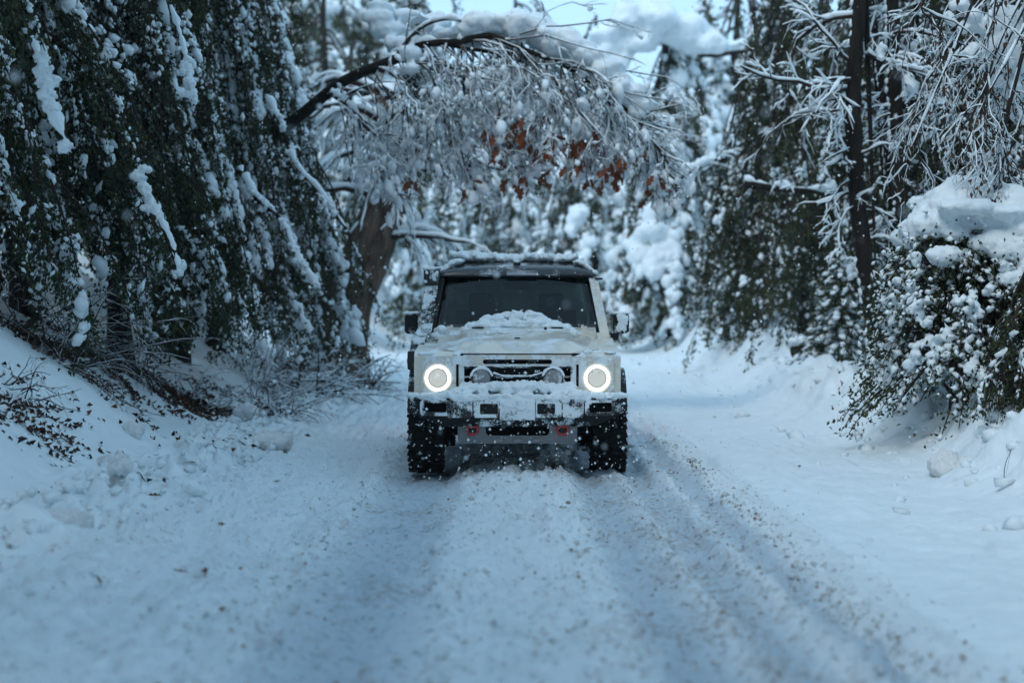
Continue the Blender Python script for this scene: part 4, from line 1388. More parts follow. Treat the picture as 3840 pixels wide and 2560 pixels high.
# ---- oak whose long branch arches over the road under a heap of snow
def arching_oak():
    r_ = np.random.default_rng(17)
    D = 22.0
    b = np.array((-5.1, 24.2, h1(-5.1, 24.2) - .1))
    root = thing('arching_oak', 'oak branch arching over the road, heaped with snow and hung with brown leaves', 'tree', b)
    gw = G()
    P = spline([b, (-4.9, 23.8, 2.6), at(960, 560, 23.0), at(1130, 430, 22.6), at(1290, 305, 22.3), at(1490, 220, 22.0), at(1580, 168, 22.0), at(1720, 158, 21.9), at(1830, 135, 21.8), at(1960, 185, 21.7), at(2120, 250, 21.6), at(2270, 350, 21.5), at(2390, 450, 21.5), at(2480, 580, 21.5), at(2520, 720, 21.5)], 110)
    rr = np.interp(np.linspace(0, 1, 110), [0, .2, .45, .7, 1], [.15, .085, .055, .028, .010])
    tube(gw, P, rr, 9)
    gw.build('trunk', M['bark'], root)
    gb, gs, ends = G(), G(), []
    limb_snow(gs, P[28:], rr[28:] * .7, r_, .9, sides=6)
    rr = rr * 1.0
    S = []
    for pts in ([(1490, 225), (1640, 240), (1720, 275), (1800, 360), (1880, 480), (1930, 620)],
                [(1640, 160), (1800, 190), (1950, 215), (2080, 300), (2170, 420), (2240, 580)],
                [(1240, 350), (1330, 420), (1420, 540), (1470, 700)],
                [(1830, 140), (1990, 160), (2180, 240), (2330, 360), (2420, 520), (2450, 690)],
                [(1420, 260), (1540, 310), (1640, 400), (1730, 530), (1790, 700)],
                [(1480, 222), (1560, 120), (1660, 75), (1790, 90)]):
        off = r_.uniform(-.5, .5)
        q = spline([at(px, py, D + off * k / len(pts)) for k, (px, py) in enumerate(pts)], 26)
        rq = np.linspace(.035, .009, 26)
        tube(gb, q, rq, 6, cap=False)
        limb_snow(gs, q, rq, r_, 1.1, sides=5, minr=.012)
        S.append((q, rq))
    # hanging sprays
    src = [(P[k], .012) for k in np.linspace(34, 108, 56).astype(int)]
    for q, rq in S[:5]:
        src += [(q[k], .011) for k in range(3, 26)]
    for p, rad in src:
        for _ in range(2):
            f = np.clip((p[0] + 2.5) / 4.5, 0, 1)
            d = np.array((r_.normal(.42, .30), r_.normal(-.05, .35), r_.normal(-.55, .35)))
            room = max(.45, (p[2] - at(1900, 700, D)[2]) * .92)
            bare(gb, gs, p, d, min(room, r_.uniform(.9, 1.9)) * 1.1, rad * .9, 2, r_, droop=.75, kids=(4, 4), thick=.95, spread=.95, wob=.22, ends=ends, minr=.0072, kidlen=.48, sides=3)
    gb.build('branches', M['twig'], root)
    o = gs.build('twig_snow', M['snow_leaf'], root)
    # the heap of snow lying on the arch
    bl = []
    for (px, py, r, d) in ((1415, 60, .14, 22.3), (1440, 110, .16, 22.3), (1480, 170, .15, 22.2), (1530, 150, .10, 22.1), (1560, 70, .14, 22.6), (1610, 68, .15, 22.6), (1660, 95, .14, 22.4), (1690, 130, .12, 22.1), (1740, 115, .15, 22), (1780, 105, .16, 22),
                           (1830, 90, .20, 21.9), (1890, 85, .21, 21.9), (1950, 100, .21, 21.8), (2010, 120, .21, 21.8), (2070, 135, .20, 21.8), (2120, 160, .20, 21.7), (2170, 180, .17, 21.7), (2100, 195, .12, 21.7), (2190, 215, .17, 21.6), (2240, 250, .18, 21.6), (2290, 290, .18, 21.6), (2330, 335, .16, 21.5), (2365, 385, .12, 21.5), (2405, 420, .10, 21.5), (2300, 260, .14, 21.7),
                           (1545, 215, .12, 21.9), (1550, 260, .11, 21.8), (1528, 190, .13, 21.9), (2440, 400, .10, 21.4), (1400, 30, .12, 22.4), (1490, 110, .12, 22.4)):
        p = at(px, py, d)
        for _ in range(3):
            r = r * 1.06
            bl.append((p + r_.normal(0, r * .40, 3) * (1.3, 1, .4), (r * r_.uniform(.7, 1.2), r * 1.1, r * r_.uniform(.45, .8))))
    v, f = snow_mass(bl, .030, .05, 3.6, 6, 6)
    G().add(v, f).build('snow_heap', M['snow_far'], root)
    gs2 = G()
    pos = np.array([e[0] for e in ends]); dd = np.array([e[1] for e in ends])
    k = r_.uniform(0, 1, len(pos)) < .13
    s = np.clip(r_.lognormal(-3.6, .5, k.sum()), .012, .09)
    lumps(gs2, pos[k], np.stack((s * 1.6, s, s * .8), -1), r_, base=ICO1, jitter=.1, axis=dd[k])
    o = gs2.build('snow_tufts', M['snow_leaf'], root); o['kind'] = 'stuff'
    # withered leaves, each hanging on its own
    px = 1920 + pos[:, 0] * FPX / pos[:, 1]; py = 1170 - (pos[:, 2] - CAM_H) * FPX / pos[:, 1]
    w = (np.exp(-((px - 2110) / 300) ** 2) * np.exp(-((py - 600) / 120) ** 2) + .015 * (py > 350)) * np.exp(-(pos[:, 1] - 21) * .9)
    w = w / w.sum()
    meshes = []
    for k in range(5):
        meshes.append(oak_leaf_mesh(k))
    for c in range(64):
        i = r_.choice(len(pos), p=w)
        for _ in range(int(r_.integers(2, 8))):
            o = bpy.data.objects.new('leaf', meshes[int(r_.integers(5))])
            C.objects.link(o)
            o.parent = root
            o.location = Vector(pos[i] + r_.normal(0, .06, 3) + np.array((0, -.06, -.05)) - b)
            o.rotation_euler = (r_.normal(0, .5), r_.normal(0, .5), r_.uniform(0, 6.3))
            s = r_.uniform(1.2, 2.1)
            o.scale = (s, s, s)
    return root

def oak_leaf_mesh(k, L_=.11):
    """a lobed, curled leaf hanging down from its stalk"""
    q = np.random.default_rng(900 + k)
    half = [(.0, 0), (.012, .12), (.16, .22), (.09, .34), (.25, .48), (.12, .60), (.20, .74), (.08, .84), (0, 1)]
    v, f = [], []
    curl, twist = q.uniform(.3, 1.0), q.uniform(-.6, .6)
    for w, t in half:
        for s in (-1, 0, 1):
            x = s * w * L_ * q.uniform(.85, 1.15)
            a = twist * t
            z = -t * L_
            yy = curl * .35 * L_ * t * t + abs(s) * w * L_ * .45
            v.append((x * math.cos(a) - yy * math.sin(a), x * math.sin(a) + yy * math.cos(a), z))
    for i in range(len(half) - 1):
        for s in (0, 1):
            a = i * 3 + s
            f.append((a, a + 1, a + 4, a + 3))
    return G().add(v, f).mesh('leaf', M['brown_leaf'])
arching_oak()

# ---- evergreen under a great mound of snow, right of the arch
r_ = np.random.default_rng(23)
mound = evergreen('mounded_tree', 'dark leafy tree under one great rounded mound of snow beside the arching branch', 4.3, 44.5, 8.4, 76, (225, 120), 2.0, 210, leaf=(.10, .055), per_twig=16, step=.19, snow=1.1, clear=.3, hmin=.12, group=None, twig_len=(.3, .9), clump=.12)
bl = []
for (px, py, r) in ((2290, 130, .28), (2340, 90, .34), (2400, 70, .40), (2470, 65, .42), (2540, 90, .40), (2600, 130, .36), (2650, 165, .28), (2700, 172, .22), (2760, 170, .18), (2300, 180, .26), (2360, 170, .3), (2440, 130, .34), (2530, 140, .30), (2820, 165, .12), (2900, 178, .10), (2340, 230, .2), (2310, 270, .18)):
    p = at(px, py, 43.5)
    r *= 1.36
    for _ in range(3):
        bl.append((p + r_.normal(0, r * .3, 3) * (1, 1.3, .5), (r * r_.uniform(.75, 1.05), r * 1.3, r * r_.uniform(.6, .85))))
v, f = snow_mass(bl, .08, .14, 1.3, 5, 8)
G().add(v, f).build('snow_mound', M['snow_far'], mound)
bl = []
for (px, py, r) in ((2450, 790, .28), (2420, 870, .3), (2490, 880, .34), (2380, 950, .28), (2460, 960, .4), (2520, 940, .25), (2180, 800, .26), (2140, 850, .2)):
    p = at(px, py, 43)
    for _ in range(3):
        bl.append((p + r_.normal(0, r * .4, 3), (r * r_.uniform(.7, 1.05), r, r * r_.uniform(.6, .9))))
v, f = snow_mass(bl, .07, .12, 1.8, 4, 18)
o = G().add(v, f).build('snow_pads', M['snow_far'], mound); o['kind'] = 'stuff'
gw = G()
tube(gw, spline([(4.25, 44.5, 7.6), at(2500, 150, 43.6), at(2640, 205, 43.4), at(2800, 195, 43), at(2960, 215, 42.6)], 24), np.linspace(.10, .04, 24), 7)
gw.build('limb', M['bark'], mound)

# ---- slender dark trunks on the right with bare snowy branches
def slender(label, pts, d, r0, r1, seed, nb, arms=()):
    r_ = np.random.default_rng(seed)
    q = [at(px, py, d) for px, py in pts]
    b = q[0].copy(); b[2] = h1(b[0], b[1]) - .15
    q[0] = b
    root = thing('slender_tree', label, 'tree', b, 'slender bare trees beside the bush')
    P = spline(q, 48)
    P[1:-1] += r_.normal(0, .008, P[1:-1].shape)
    rr = np.linspace(r0, r1, 48) * (1 + .06 * r_.standard_normal(48)); rr[0] *= 1.35
    g = G(); tube(g, P, rr, 10); g.build('trunk', M['bark'], root)
    gs = G(); gb = G(); gt = G()
    # snow plastered down the windward side
    k = np.where(vnoise(P * 2.2, seed) > -.1)[0]
    lumps(gt, P[k] + np.stack((-rr[k] * .9, -rr[k] * .15, 0 * k), -1), np.stack((rr[k] * .25, rr[k] * .4, .05 + 0 * rr[k]), -1), r_, base=ICO1, jitter=.15)
    for _ in range(nb):
        i = int(r_.integers(12, 47))
        a = r_.uniform(0, 2 * math.pi)
        bare(gb, gs, P[i], (math.cos(a), math.sin(a) * .8, r_.uniform(-.1, .45)), r_.uniform(.5, 1.7) * (1 if i > 28 else .55), rr[i] * .20, 2, r_, droop=.5, kids=(3, 4), thick=.95, minr=.009)
    for (p0, p1, dz, ln, rd) in arms:
        s = at(*p0, d); e = at(*p1, d + dz)
        bare(gb, gs, s, e - s, np.linalg.norm(e - s), rd, 2, r_, droop=.25, kids=(4, 7), thick=1.1, minr=.009, wob=.22, kidlen=.5, spread=1.1)
    o = gb.build('branches', M['twig'], root); o['kind'] = 'stuff'
    o = gs.build('branch_snow', M['snow_leaf'], root); o['kind'] = 'stuff'
    o = gt.build('bark_snow', M['snow_leaf'], root); o['kind'] = 'stuff'
slender('slender dark trunk standing clear at the left edge of the snow-capped bush', [(3300, 1500), (3285, 1250), (3245, 1000), (3215, 750), (3200, 480), (3205, 250), (3225, 0), (3240, -300)], 20.5, .115, .09, 31, 20,
        (((3205, 300), (2860, 350), -.3, 0, .026), ((3200, 330), (2740, 440), -.6, 0, .03), ((3200, 420), (2950, 500), -.7, 0, .022), ((3200, 240), (2930, 120), -.5, 0, .026), ((3225, 760), (3010, 800), -.4, 0, .016), ((3250, 200), (3480, 320), .4, 0, .026), ((3210, 60), (2720, 150), .3, 0, .028)))
slender('second slender dark trunk rising from behind the snow-capped bush', [(3400, 1450), (3395, 1000), (3375, 700), (3360, 450), (3350, 200), (3345, 0), (3330, -300)], 20.9, .10, .08, 32, 16, (((3360, 300), (3120, 420), .5, 0, .025), ((3370, 500), (3560, 470), -.3, 0, .03), ((3350, 120), (3560, 60), -.3, 0, .03)))
slender('thinnest leaning trunk between the two slender dark trunks', [(3370, 1420), (3345, 900), (3325, 500), (3290, 200), (3265, 0), (3250, -200)], 21.6, .06, .045, 33, 12)

# ---- snow-hung bare boughs at the upper right
def hanging_bare():
    r_ = np.random.default_rng(41)
    b = np.array((7.0, 17.5, h1(7.0, 17.5) - .1))
    root = thing('bare_tree', 'bare tree above the snow-capped bush with tangled drooping twigs and big snow clots', 'tree', b)
    P = spline([b, (6.9, 17.4, 2.5), (6.7, 17.2, 5.0), (6.5, 17, 7.6)], 24)
    g = G(); tube(g, P, np.linspace(.2, .11, 24), 10); g.build('trunk', M['bark'], root)
    gb, gs, ends = G(), G(), []
    for k in range(26):
        i = int(r_.integers(12, 23))
        e = at(r_.uniform(3470, 3880), r_.uniform(-150, 420), r_.uniform(15.2, 18.5))
        q = spline([P[i], (P[i] + e) / 2 + np.array((0, 0, r_.uniform(.3, 1.0))), e, e + np.array((r_.normal(-.08, .15), r_.normal(0, .1), -r_.uniform(.3, .9)))], 18)
        rq = np.linspace(.028, .006, 18)
        tube(gb, q, rq, 5, cap=False)
        limb_snow(gs, q, rq, r_, 1.0, sides=5, minr=.008)
        for j in (7, 9, 11, 13, 15, 16, 17):
            bare(gb, gs, q[j], (r_.normal(0, .5), r_.normal(0, .4), -.7), r_.uniform(.35, 1.0), .007, 2, r_, droop=.7, kids=(3, 4), thick=.9, minr=.0065, ends=ends, wob=.24, sides=3)
    gb.build('branches', M['twig'], root)
    o = gs.build('twig_snow', M['snow_leaf'], root); o['kind'] = 'stuff'
    bl = []
    for (px, py, r) in ((3790, 110, .24), (3740, 180, .2), (3800, 230, .22), (3700, 120, .14), (3660, 200, .12), (3810, 330, .12), (3720, 60, .16), (3640, 90, .10), (3310, 195, .055), (3312, 170, .05), (3308, 220, .045), (3450, 235, .05), (3560, 60, .07), (3600, 20, .08), (3820, 440, .07), (3760, 560, .06), (3700, 500, .05)):
        p = at(px, py, 16.5)
        for _ in range(4):
            bl.append((p + r_.normal(0, r * .4, 3), (r * r_.uniform(.5, .9), r * .8, r * r_.uniform(.5, .9))))
    v, f = snow_mass(bl, .022, .045, 5, 3, 12)
    o = G().add(v, f).build('snow_clots', M['snow'], root); o['kind'] = 'stuff'
    pos = np.array([e[0] for e in ends])
    gl = G()
    k = r_.uniform(0, 1, len(pos)) < .12
    leaves(gl, pos[k], r_.normal(0, .4, (k.sum(), 3)) + np.array((0, 0, -1.0)), .07, .04, r_)
    o = gl.build('dead_leaves', M['litter'], root, smooth_=False); o['kind'] = 'stuff'
hanging_bare()

# ---- the round bush under its cap of snow
def bush():
    r_ = np.random.default_rng(51)
    c = np.array((4.62, 15.9)); z0 = h1(4.3, 15.6) - .20
    root = thing('snow_capped_bush', 'large round leafy bush under a thick cap of snow at the edge of the verge', 'bush', (c[0], c[1], z0))
    gb, gl, gf, gs = G(), G(), G(), G()
    LP, LD, SP, SA = [], [], [], []
    Rx, Ry, H = 1.20, 1.18, 2.0
    for k in range(400):
        a = r_.uniform(0, 2 * math.pi)
        e = r_.uniform(0, 1) ** .8
        rr = math.sqrt(1 - (e * .98) ** 2) * (1 + .10 * math.sin(3 * a + 5 * e))
        tip = np.array((c[0] + Rx * rr * math.cos(a), c[1] + Ry * rr * math.sin(a), z0 + .02 + (H + .1) * e * (1 + .05 * math.sin(4 * a))))
        st = np.array((c[0] + r_.normal(0, .15), c[1] + r_.normal(0, .15), z0 + .1))
        q = spline([st, (st * .45 + tip * .55) + np.array((0, 0, .35 * (1 - e) + .1)), tip, tip + np.array((.18 * math.cos(a), .18 * math.sin(a), -.22))], 12)
        tube(gb, q, np.linspace(.014, .003, 12), 4, cap=False)
        m = 42
        w = r_.uniform(.40, 1, m)
        pos = np.stack([np.interp(w, np.linspace(0, 1, 12), q[:, j]) for j in range(3)], -1) + r_.normal(0, .085, (m, 3))
        dr = r_.normal(0, .6, (m, 3)) + np.array((.5 * math.cos(a), .5 * math.sin(a), -.6))
        LP.append(pos); LD.append(dr)
        ok = (r_.uniform(0, 1, m) < .32) & (vnoise(pos * 3.5, 8) > -.15)
        SP.append(pos[ok] + np.array((0, 0, .012))); SA.append(dr[ok])
        if e > .25 and r_.uniform() < .3:
            s = .045 * r_.uniform(.6, 1.6)
            lumps(gs, tip[None] + r_.normal(0, .04, (2, 3)), np.array([[s * 1.3, s, s * .8]] * 2), r_, base=ICO2, jitter=.06)
    LP, LD, SP, SA = map(np.concatenate, (LP, LD, SP, SA))
    leaves(gl, LP, LD, .048, .027, r_)
    s = np.clip(r_.lognormal(-3.75, .45, len(SP)), .008, .055)
    lumps(gf, SP, np.stack((s * 1.3, s, s * .65), -1), r_, base=OCTA, jitter=.15, axis=SA)
    gb.build('branches', M['twig'], root)
    o = gl.build('foliage', M['leaf'], root, smooth_=False); o['kind'] = 'stuff'
    o = gf.build('leaf_snow', M['snow_leaf'], root); o['kind'] = 'stuff'
    o = gs.build('snow_tufts', M['snow'], root); o['kind'] = 'stuff'
    # cap: overlapping slabs stepping down over the dome, open in places
    bl = []
    for k in range(330):
        a = r_.uniform(math.pi * .70, math.pi * 2.10)
        low = max(.62 - .14 * math.cos(a - 5.2) + .10 * math.sin(3.3 * a), .80 if a < math.pi * 1.25 else 0)
        e = r_.uniform(low, .995)
        rr = math.sqrt(max(0, 1 - (e * .97) ** 2)) * (1 + .10 * math.sin(3 * a + 5 * e))
        if vnoise(np.array([[a * 2.4, e * 6, 0]]), 4)[0] < -.55:
            continue
        s = r_.uniform(.08, .15) * (.55 + .75 * e ** 2)
        bl.append(((c[0] + (Rx + .02) * rr * math.cos(a), c[1] + (Ry + .02) * rr * math.sin(a), z0 + .14 + H * e * (1 + .05 * math.sin(4 * a))), (s * 1.25, s * 1.15, s * .8)))
    for k in range(46):
        bl.append(((c[0] + r_.normal(.05, .36), c[1] + r_.normal(0, .32), z0 + H + .02 + r_.uniform(-.10, .08)), (r_.uniform(.16, .30), .26, r_.uniform(.05, .09))))
    for k in range(40):
        bl.append(((c[0] + r_.uniform(.0, .62), c[1] - .98 + r_.uniform(-.10, .12), z0 + H * .58 + r_.uniform(-.16, .22)), (.15, .10, .11)))
    v, f = snow_mass(bl, .021, .030, 6.0, 11, 14)
    G().add(v, f).build('snow_cap', M['snow'], root)
    bl = []
    for k in range(150):
        a = r_.uniform(math.pi * .75, math.pi * 1.75)
        e = r_.uniform(.12, .70)
        if vnoise(np.array([[a * 3, e * 6, 7]]), 4)[0] < .02:
            continue
        rr = math.sqrt(max(0, 1 - (e * .97) ** 2)) * (1 + .10 * math.sin(3 * a + 5 * e))
        for _ in range(4):
            s = r_.uniform(.02, .05)
            bl.append(((c[0] + (Rx + .03) * rr * math.cos(a) + r_.normal(0, .04), c[1] + (Ry + .03) * rr * math.sin(a) + r_.normal(0, .04), z0 + .12 + H * e + r_.normal(0, .035)), (s * 1.2, s * 1.2, s * .8)))
    v, f = snow_mass(bl, .016, .022, 12, 2, 15)
    o = G().add(v, f).build('snow_pads', M['snow'], root); o['kind'] = 'stuff'
bush()
c_ = np.array((6.6, 14.2))
evergreen('leafy_shrub', 'dark leafy shrub at the frame edge in front of the snow-capped bush', 4.55, 13.9, 1.3, 60, (200, 130), .55, 220, clear=.03, hmin=.1, trunk_r=.04, snow=.5, cat='shrub', leaf=(.036, .021), per_twig=20, step=.1, clump=.035)

# ---- small young conifer and fallen log behind the verge
def conifer(x, y, H, label, seed):
    r_ = np.random.default_rng(seed)
    z0 = h1(x, y)
    root = thing('young_conifer', label, 'tree', (x, y, z0))
    gt, gl, gs = G(), G(), G()
    tube(gt, [(x, y, z0 - .1), (x, y, z0 + H)], [.05, .01], 7)
    for k in range(60):
        t = (k + .5) / 60
        z = z0 + H * (.06 + .92 * t)
        a = k * 2.4
        Ln = .75 * (1 - t) ** .8 * r_.uniform(.75, 1.1) + .08
        e = np.array((x + math.cos(a) * Ln, y + math.sin(a) * Ln, z - .42 * Ln))
        q = spline([(x, y, z), (x + math.cos(a) * Ln * .5, y + math.sin(a) * Ln * .5, z + .02), e], 8)
        tube(gt, q, np.linspace(.012, .004, 8), 4, cap=False)
        m = int(60 * Ln + 8)
        w = r_.uniform(.1, 1, m)
        pos = np.stack([np.interp(w, np.linspace(0, 1, 8), q[:, j]) for j in range(3)], -1) + r_.normal(0, .05, (m, 3))
        leaves(gl, pos, r_.normal(0, .6, (m, 3)) + np.array((math.cos(a), math.sin(a), -.6)), .09, .03, r_)
        n2 = max(2, int(Ln * 9))
        w = r_.uniform(.2, 1, n2)
        pos = np.stack([np.interp(w, np.linspace(0, 1, 8), q[:, j]) for j in range(3)], -1) + np.array((0, 0, .03))
        s = r_.uniform(.03, .07, n2)
        lumps(gs, pos, np.stack((s * 1.6, s, s * .6), -1), r_, axis=np.repeat((e - q[0])[None], n2, 0), jitter=.1)
    gt.build('trunk', M['bark'], root)
    o = gl.build('foliage', M['leaf'], root, smooth_=False); o['kind'] = 'stuff'
    o = gs.build('bough_snow', M['snow_far'], root); o['kind'] = 'stuff'
p = at(3150, 1330, 25)
conifer(p[0], 25, 1.75, 'small young conifer laden with snow left of the slender trunk', 61)
p = at(3080, 1380, 25.5)
lg = thing('fallen_log', 'short dark fallen log carrying a smooth pad of snow on the verge', 'log', (p[0], 25.5, h1(p[0], 25.5)))
g = G(); z = h1(p[0], 25.5) + .16
tube(g, spline([(p[0] - .42, 25.7, z - .08), (p[0], 25.5, z), (p[0] + .42, 25.3, z + .06)], 10), np.full(10, .09), 10)
g.build('bark', M['bark'], lg)
v, f = snow_mass([((p[0] + q, 25.5 - q * .45, z + .12 + .06 * q), (.14, .13, .075)) for q in np.linspace(-.36, .42, 9)], .02, .02, 5, 4, 3)
G().add(v, f).build('snow', M['snow_far'], lg)
def dead_limb(label, pts, d, r0, seed, twigs=True):
    r_ = np.random.default_rng(seed)
    q = [at(px, py, dd) for (px, py), dd in zip(pts, d)]
    root = thing('snowy_branch', label, 'branch', q[0], 'bare snowy limbs deep in the wood')
    P = spline(q, 24); rr = np.linspace(r0, r0 * .45, 24)
    gb, gs = G(), G()
    tube(gb, P, rr, 7)
    limb_snow(gs, P, rr, r_, 1.2, sides=6, minr=.02)
    for i in range(4, 23, 3) if twigs else ():
        bare(gb, gs, P[i], r_.normal(0, .6, 3) + np.array((0, -.3, .2)), r_.uniform(.4, .9), r0 * .25, 1, r_, minr=.012, kids=(4,))
    gb.build('wood', M['bark'], root)
    gs.build('snow', M['snow_leaf'], root)
dead_limb('snow-topped limb slanting level through the dark curtain of evergreens', [(2790, 690), (2900, 705), (3010, 715), (3130, 725)], (27, 27, 27, 27.5), .075, 1)
dead_limb('snowy limb rising from the road edge beyond the car mirror', [(2500, 740), (2560, 660), (2640, 620), (2720, 590)], (29, 29, 29.2, 29.5), .06, 2)
dead_limb('snowy limb slanting up behind the second slender trunk', [(3230, 860), (3340, 820), (3440, 760), (3540, 740)], (23.5, 23.3, 23.2, 23), .05, 3)
dead_limb('thick snowy limb crossing above the snow-capped bush', [(3360, 385), (3500, 395), (3640, 405), (3800, 370)], (21, 21, 21, 21), .08, 4)
dead_limb('snowy limb falling steeply toward the snow-capped bush', [(3440, 560), (3500, 640), (3560, 720), (3640, 770)], (22, 22, 22, 22), .06, 5)

LB = 'bare snowy limbs hanging through the left evergreens'
for lab, pts, d, r0, sd_ in (('snowy limb dropping in two bends from the fork of the arching branch', [(1000, 370), (1060, 480), (1110, 620), (1200, 720), (1300, 860)], 21.0, .035, 11),
                         ('thin dark limb falling steeply through the dark evergreen top', [(640, 30), (680, 150), (705, 270), (720, 380)], 15.0, .022, 12),
                         ('snow-padded limb slanting down across the lower evergreen boughs', [(900, 640), (960, 740), (1060, 830), (1110, 960), (1190, 1080)], 20.0, .035, 13),
                         ('snow-padded limb slanting down above the hanging bank twigs', [(520, 640), (560, 760), (640, 900), (680, 1040)], 15.8, .028, 14),
                         ('thick snow-covered limb hanging at the dark upper corner', [(120, 150), (170, 300), (200, 440), (260, 560)], 12.0, .03, 15)):
    dead_limb(lab, pts, [d - .12 * k for k in range(len(pts))], r0, sd_, False)
    o = [x for x in C.objects if x.get('label') == lab][0]
    o['group'] = LB
    r_ = np.random.default_rng(sd_)
    q = spline([at(px, py, d - .12 * k) for k, (px, py) in enumerate(pts)], 60)
    bl = []
    for k in range(60):
        if vnoise(np.array([[k * .16, sd_, 0]]), 6)[0] > -.25:
            for _ in range(2):
                s_ = r_.uniform(.015, .048)
                bl.append((q[k] + r_.normal(0, .025, 3) + np.array((0, 0, .02)), (s_, s_, s_ * .8)))
    v, f = snow_mass(bl, .011, .028, 15, 1, sd_)
    x = G().add(v, f).build('snow_pads', M['snow'], o); x['kind'] = 'stuff'
# ------------------------------------------------------------------ undergrowth, litter, falling snow
def brush(label, spots, d, seed, name='bare_shrub', n=14, ln=(.5, 1.1), up=.4, thick=1.2, leaves_=0, group='twiggy shrubs on the bank', cat='shrub', rad=.008, dirx=.3):
    r_ = np.random.default_rng(seed)
    q = [at(px, py, d) for px, py in spots]
    b = q[0]; b[2] = h1(b[0], d)
    root = thing(name, label, cat, b, group)
    gb, gs, ends = G(), G(), []
    for p in q:
        p[2] = h1(p[0], p[1])
        for _ in range(n):
            bare(gb, gs, p + r_.normal(0, .08, 3) * (1, 1, 0), (r_.normal(dirx, .6), r_.normal(-.2, .5), up + r_.uniform(0, .5)), r_.uniform(*ln), rad, 2, r_, droop=.7, kids=(3, 3), thick=thick, ends=ends, minr=.004, wob=.2)
    gb.build('twigs', M['twig'], root)
    o = gs.build('twig_snow', M['snow_leaf'], root); o['kind'] = 'stuff'
    if leaves_:
        pos = np.array([e[0] for e in ends])
        k = r_.choice(len(pos), min(leaves_, len(pos)), replace=False)
        ms = [oak_leaf_mesh(20 + j, .085) for j in range(3)]
        for i in k:
            o = bpy.data.objects.new('leaf', ms[int(r_.integers(3))]); C.objects.link(o); o.parent = root
            o.location = Vector(pos[i] - b); o.rotation_euler = (r_.normal(0, .4), r_.normal(0, .4), r_.uniform(0, 6))
    return root
brush('snow-dusted bare shrub with an arching stem and a few orange leaves by the road edge', [(1060, 1470), (1010, 1450), (950, 1470)], 20.5, 71, leaves_=7, n=12, thick=.9)
brush('low dark twiggy shrub at the foot of the bank below the slanting trunk', [(800, 1480), (720, 1440)], 20.5, 72, n=12, ln=(.35, .8), thick=.7)
brush('bare hanging twigs high on the bank at the far left edge', [(60, 1120), (160, 1180), (250, 1210)], 16.0, 73, n=14, ln=(.7, 1.5), up=.3, thick=.25, dirx=.6)
brush('thin bare twig sticking out of the ploughed rim behind the clods', [(925, 1570)], 19.2, 74, n=3, ln=(.3, .5), thick=.4, rad=.005)
brush('pile of fallen snowy branches at the bank foot beside the leaning oak', [(1190, 1360), (1120, 1330), (1060, 1310), (980, 1290)], 24.5, 75, name='branch_pile', cat='branches', n=16, ln=(.6, 1.5), up=.15, thick=1.2, leaves_=9, group=None, rad=.016)
brush('heap of brown brush under snow at the foot of the leaning oak', [(1270, 1345), (1330, 1340), (1380, 1350)], 27.0, 76, name='brush_heap', cat='branches', n=14, ln=(.4, .9), up=.2, thick=1.0, leaves_=30, group=None, rad=.014)
brush('tangle of sticks pushing through the snow at the left edge below the hanging twigs', [(30, 1560), (110, 1600), (60, 1640)], 13.6, 77, n=5, ln=(.25, .6), up=.15, thick=.15, rad=.006)
brush('dark low tangle of twigs and litter under the hanging evergreen boughs', [(330, 1290), (430, 1330), (250, 1250), (520, 1370)], 18.6, 78, n=16, ln=(.3, .9), up=.1, thick=.25, rad=.008)
# lone curved stem on the verge
p = at(3765, 1900, 12.2); z = h1(p[0], 12.2)
g = G(); tube(g, spline([(p[0], 12.2, z - .03), (p[0] + .005, 12.2, z + .1), (p[0] + .05, 12.2, z + .22)], 8), np.linspace(.004, .002, 8), 5)
o = g.build('grass_stem', M['twig']); tag(o, 'lone thin curved stem standing in open verge snow', 'grass stem')

# dead leaves and bark bits in streaks down the bank: too many to count
r_ = np.random.default_rng(81)
g = G()
LPos = []
def streak(p0, p1, d0, d1, n, w):
    t = r_.uniform(0, 1, n)
    d = d0 + (d1 - d0) * t
    px = p0[0] + (p1[0] - p0[0]) * t; 
    x = (px - 1920) / FPX * d + r_.normal(0, w, n); yy = d + r_.normal(0, w * 2.2, n)
    k = vnoise(np.stack((x * 4, yy * 3, 0 * x), -1), 7) > -.15
    x, yy = x[k], yy[k]
    LPos.append(np.stack((x, yy, height(x, yy) + .008), -1))
streak((120, 1250), (900, 1500), 16.8, 21.5, 6500, .30)
streak((240, 1300), (800, 1480), 17.2, 20.5, 3200, .36)
streak((0, 1560), (190, 1650), 13.5, 13.0, 420, .2)
streak((0, 1500), (900, 1700), 12, 17.5, 320, .5)
streak((1180, 1350), (1400, 1370), 26.5, 27.5, 500, .16)
p = np.concatenate(LPos)
leaves(g, p, r_.normal(0, 1, p.shape) * (1, 1, .45), .065, .036, r_, fold=.6)
for _ in range(150):
    i = int(r_.integers(len(p)))
    a = r_.uniform(0, 6.3); Ln = r_.uniform(.06, .22)
    e = p[i] + np.array((math.cos(a) * Ln, math.sin(a) * Ln, 0)); e[2] = h1(e[0], e[1]) + r_.uniform(0, .06)
    tube(g, spline([p[i], (p[i] + e) / 2 + (0, 0, .02), e], 5), np.full(5, .004), 4)
o = g.build('leaf_litter', M['litter'], smooth_=False)
tag(o, 'dead leaves and bits of bark strewn in streaks down the snowy bank', 'leaf litter', kind='stuff')

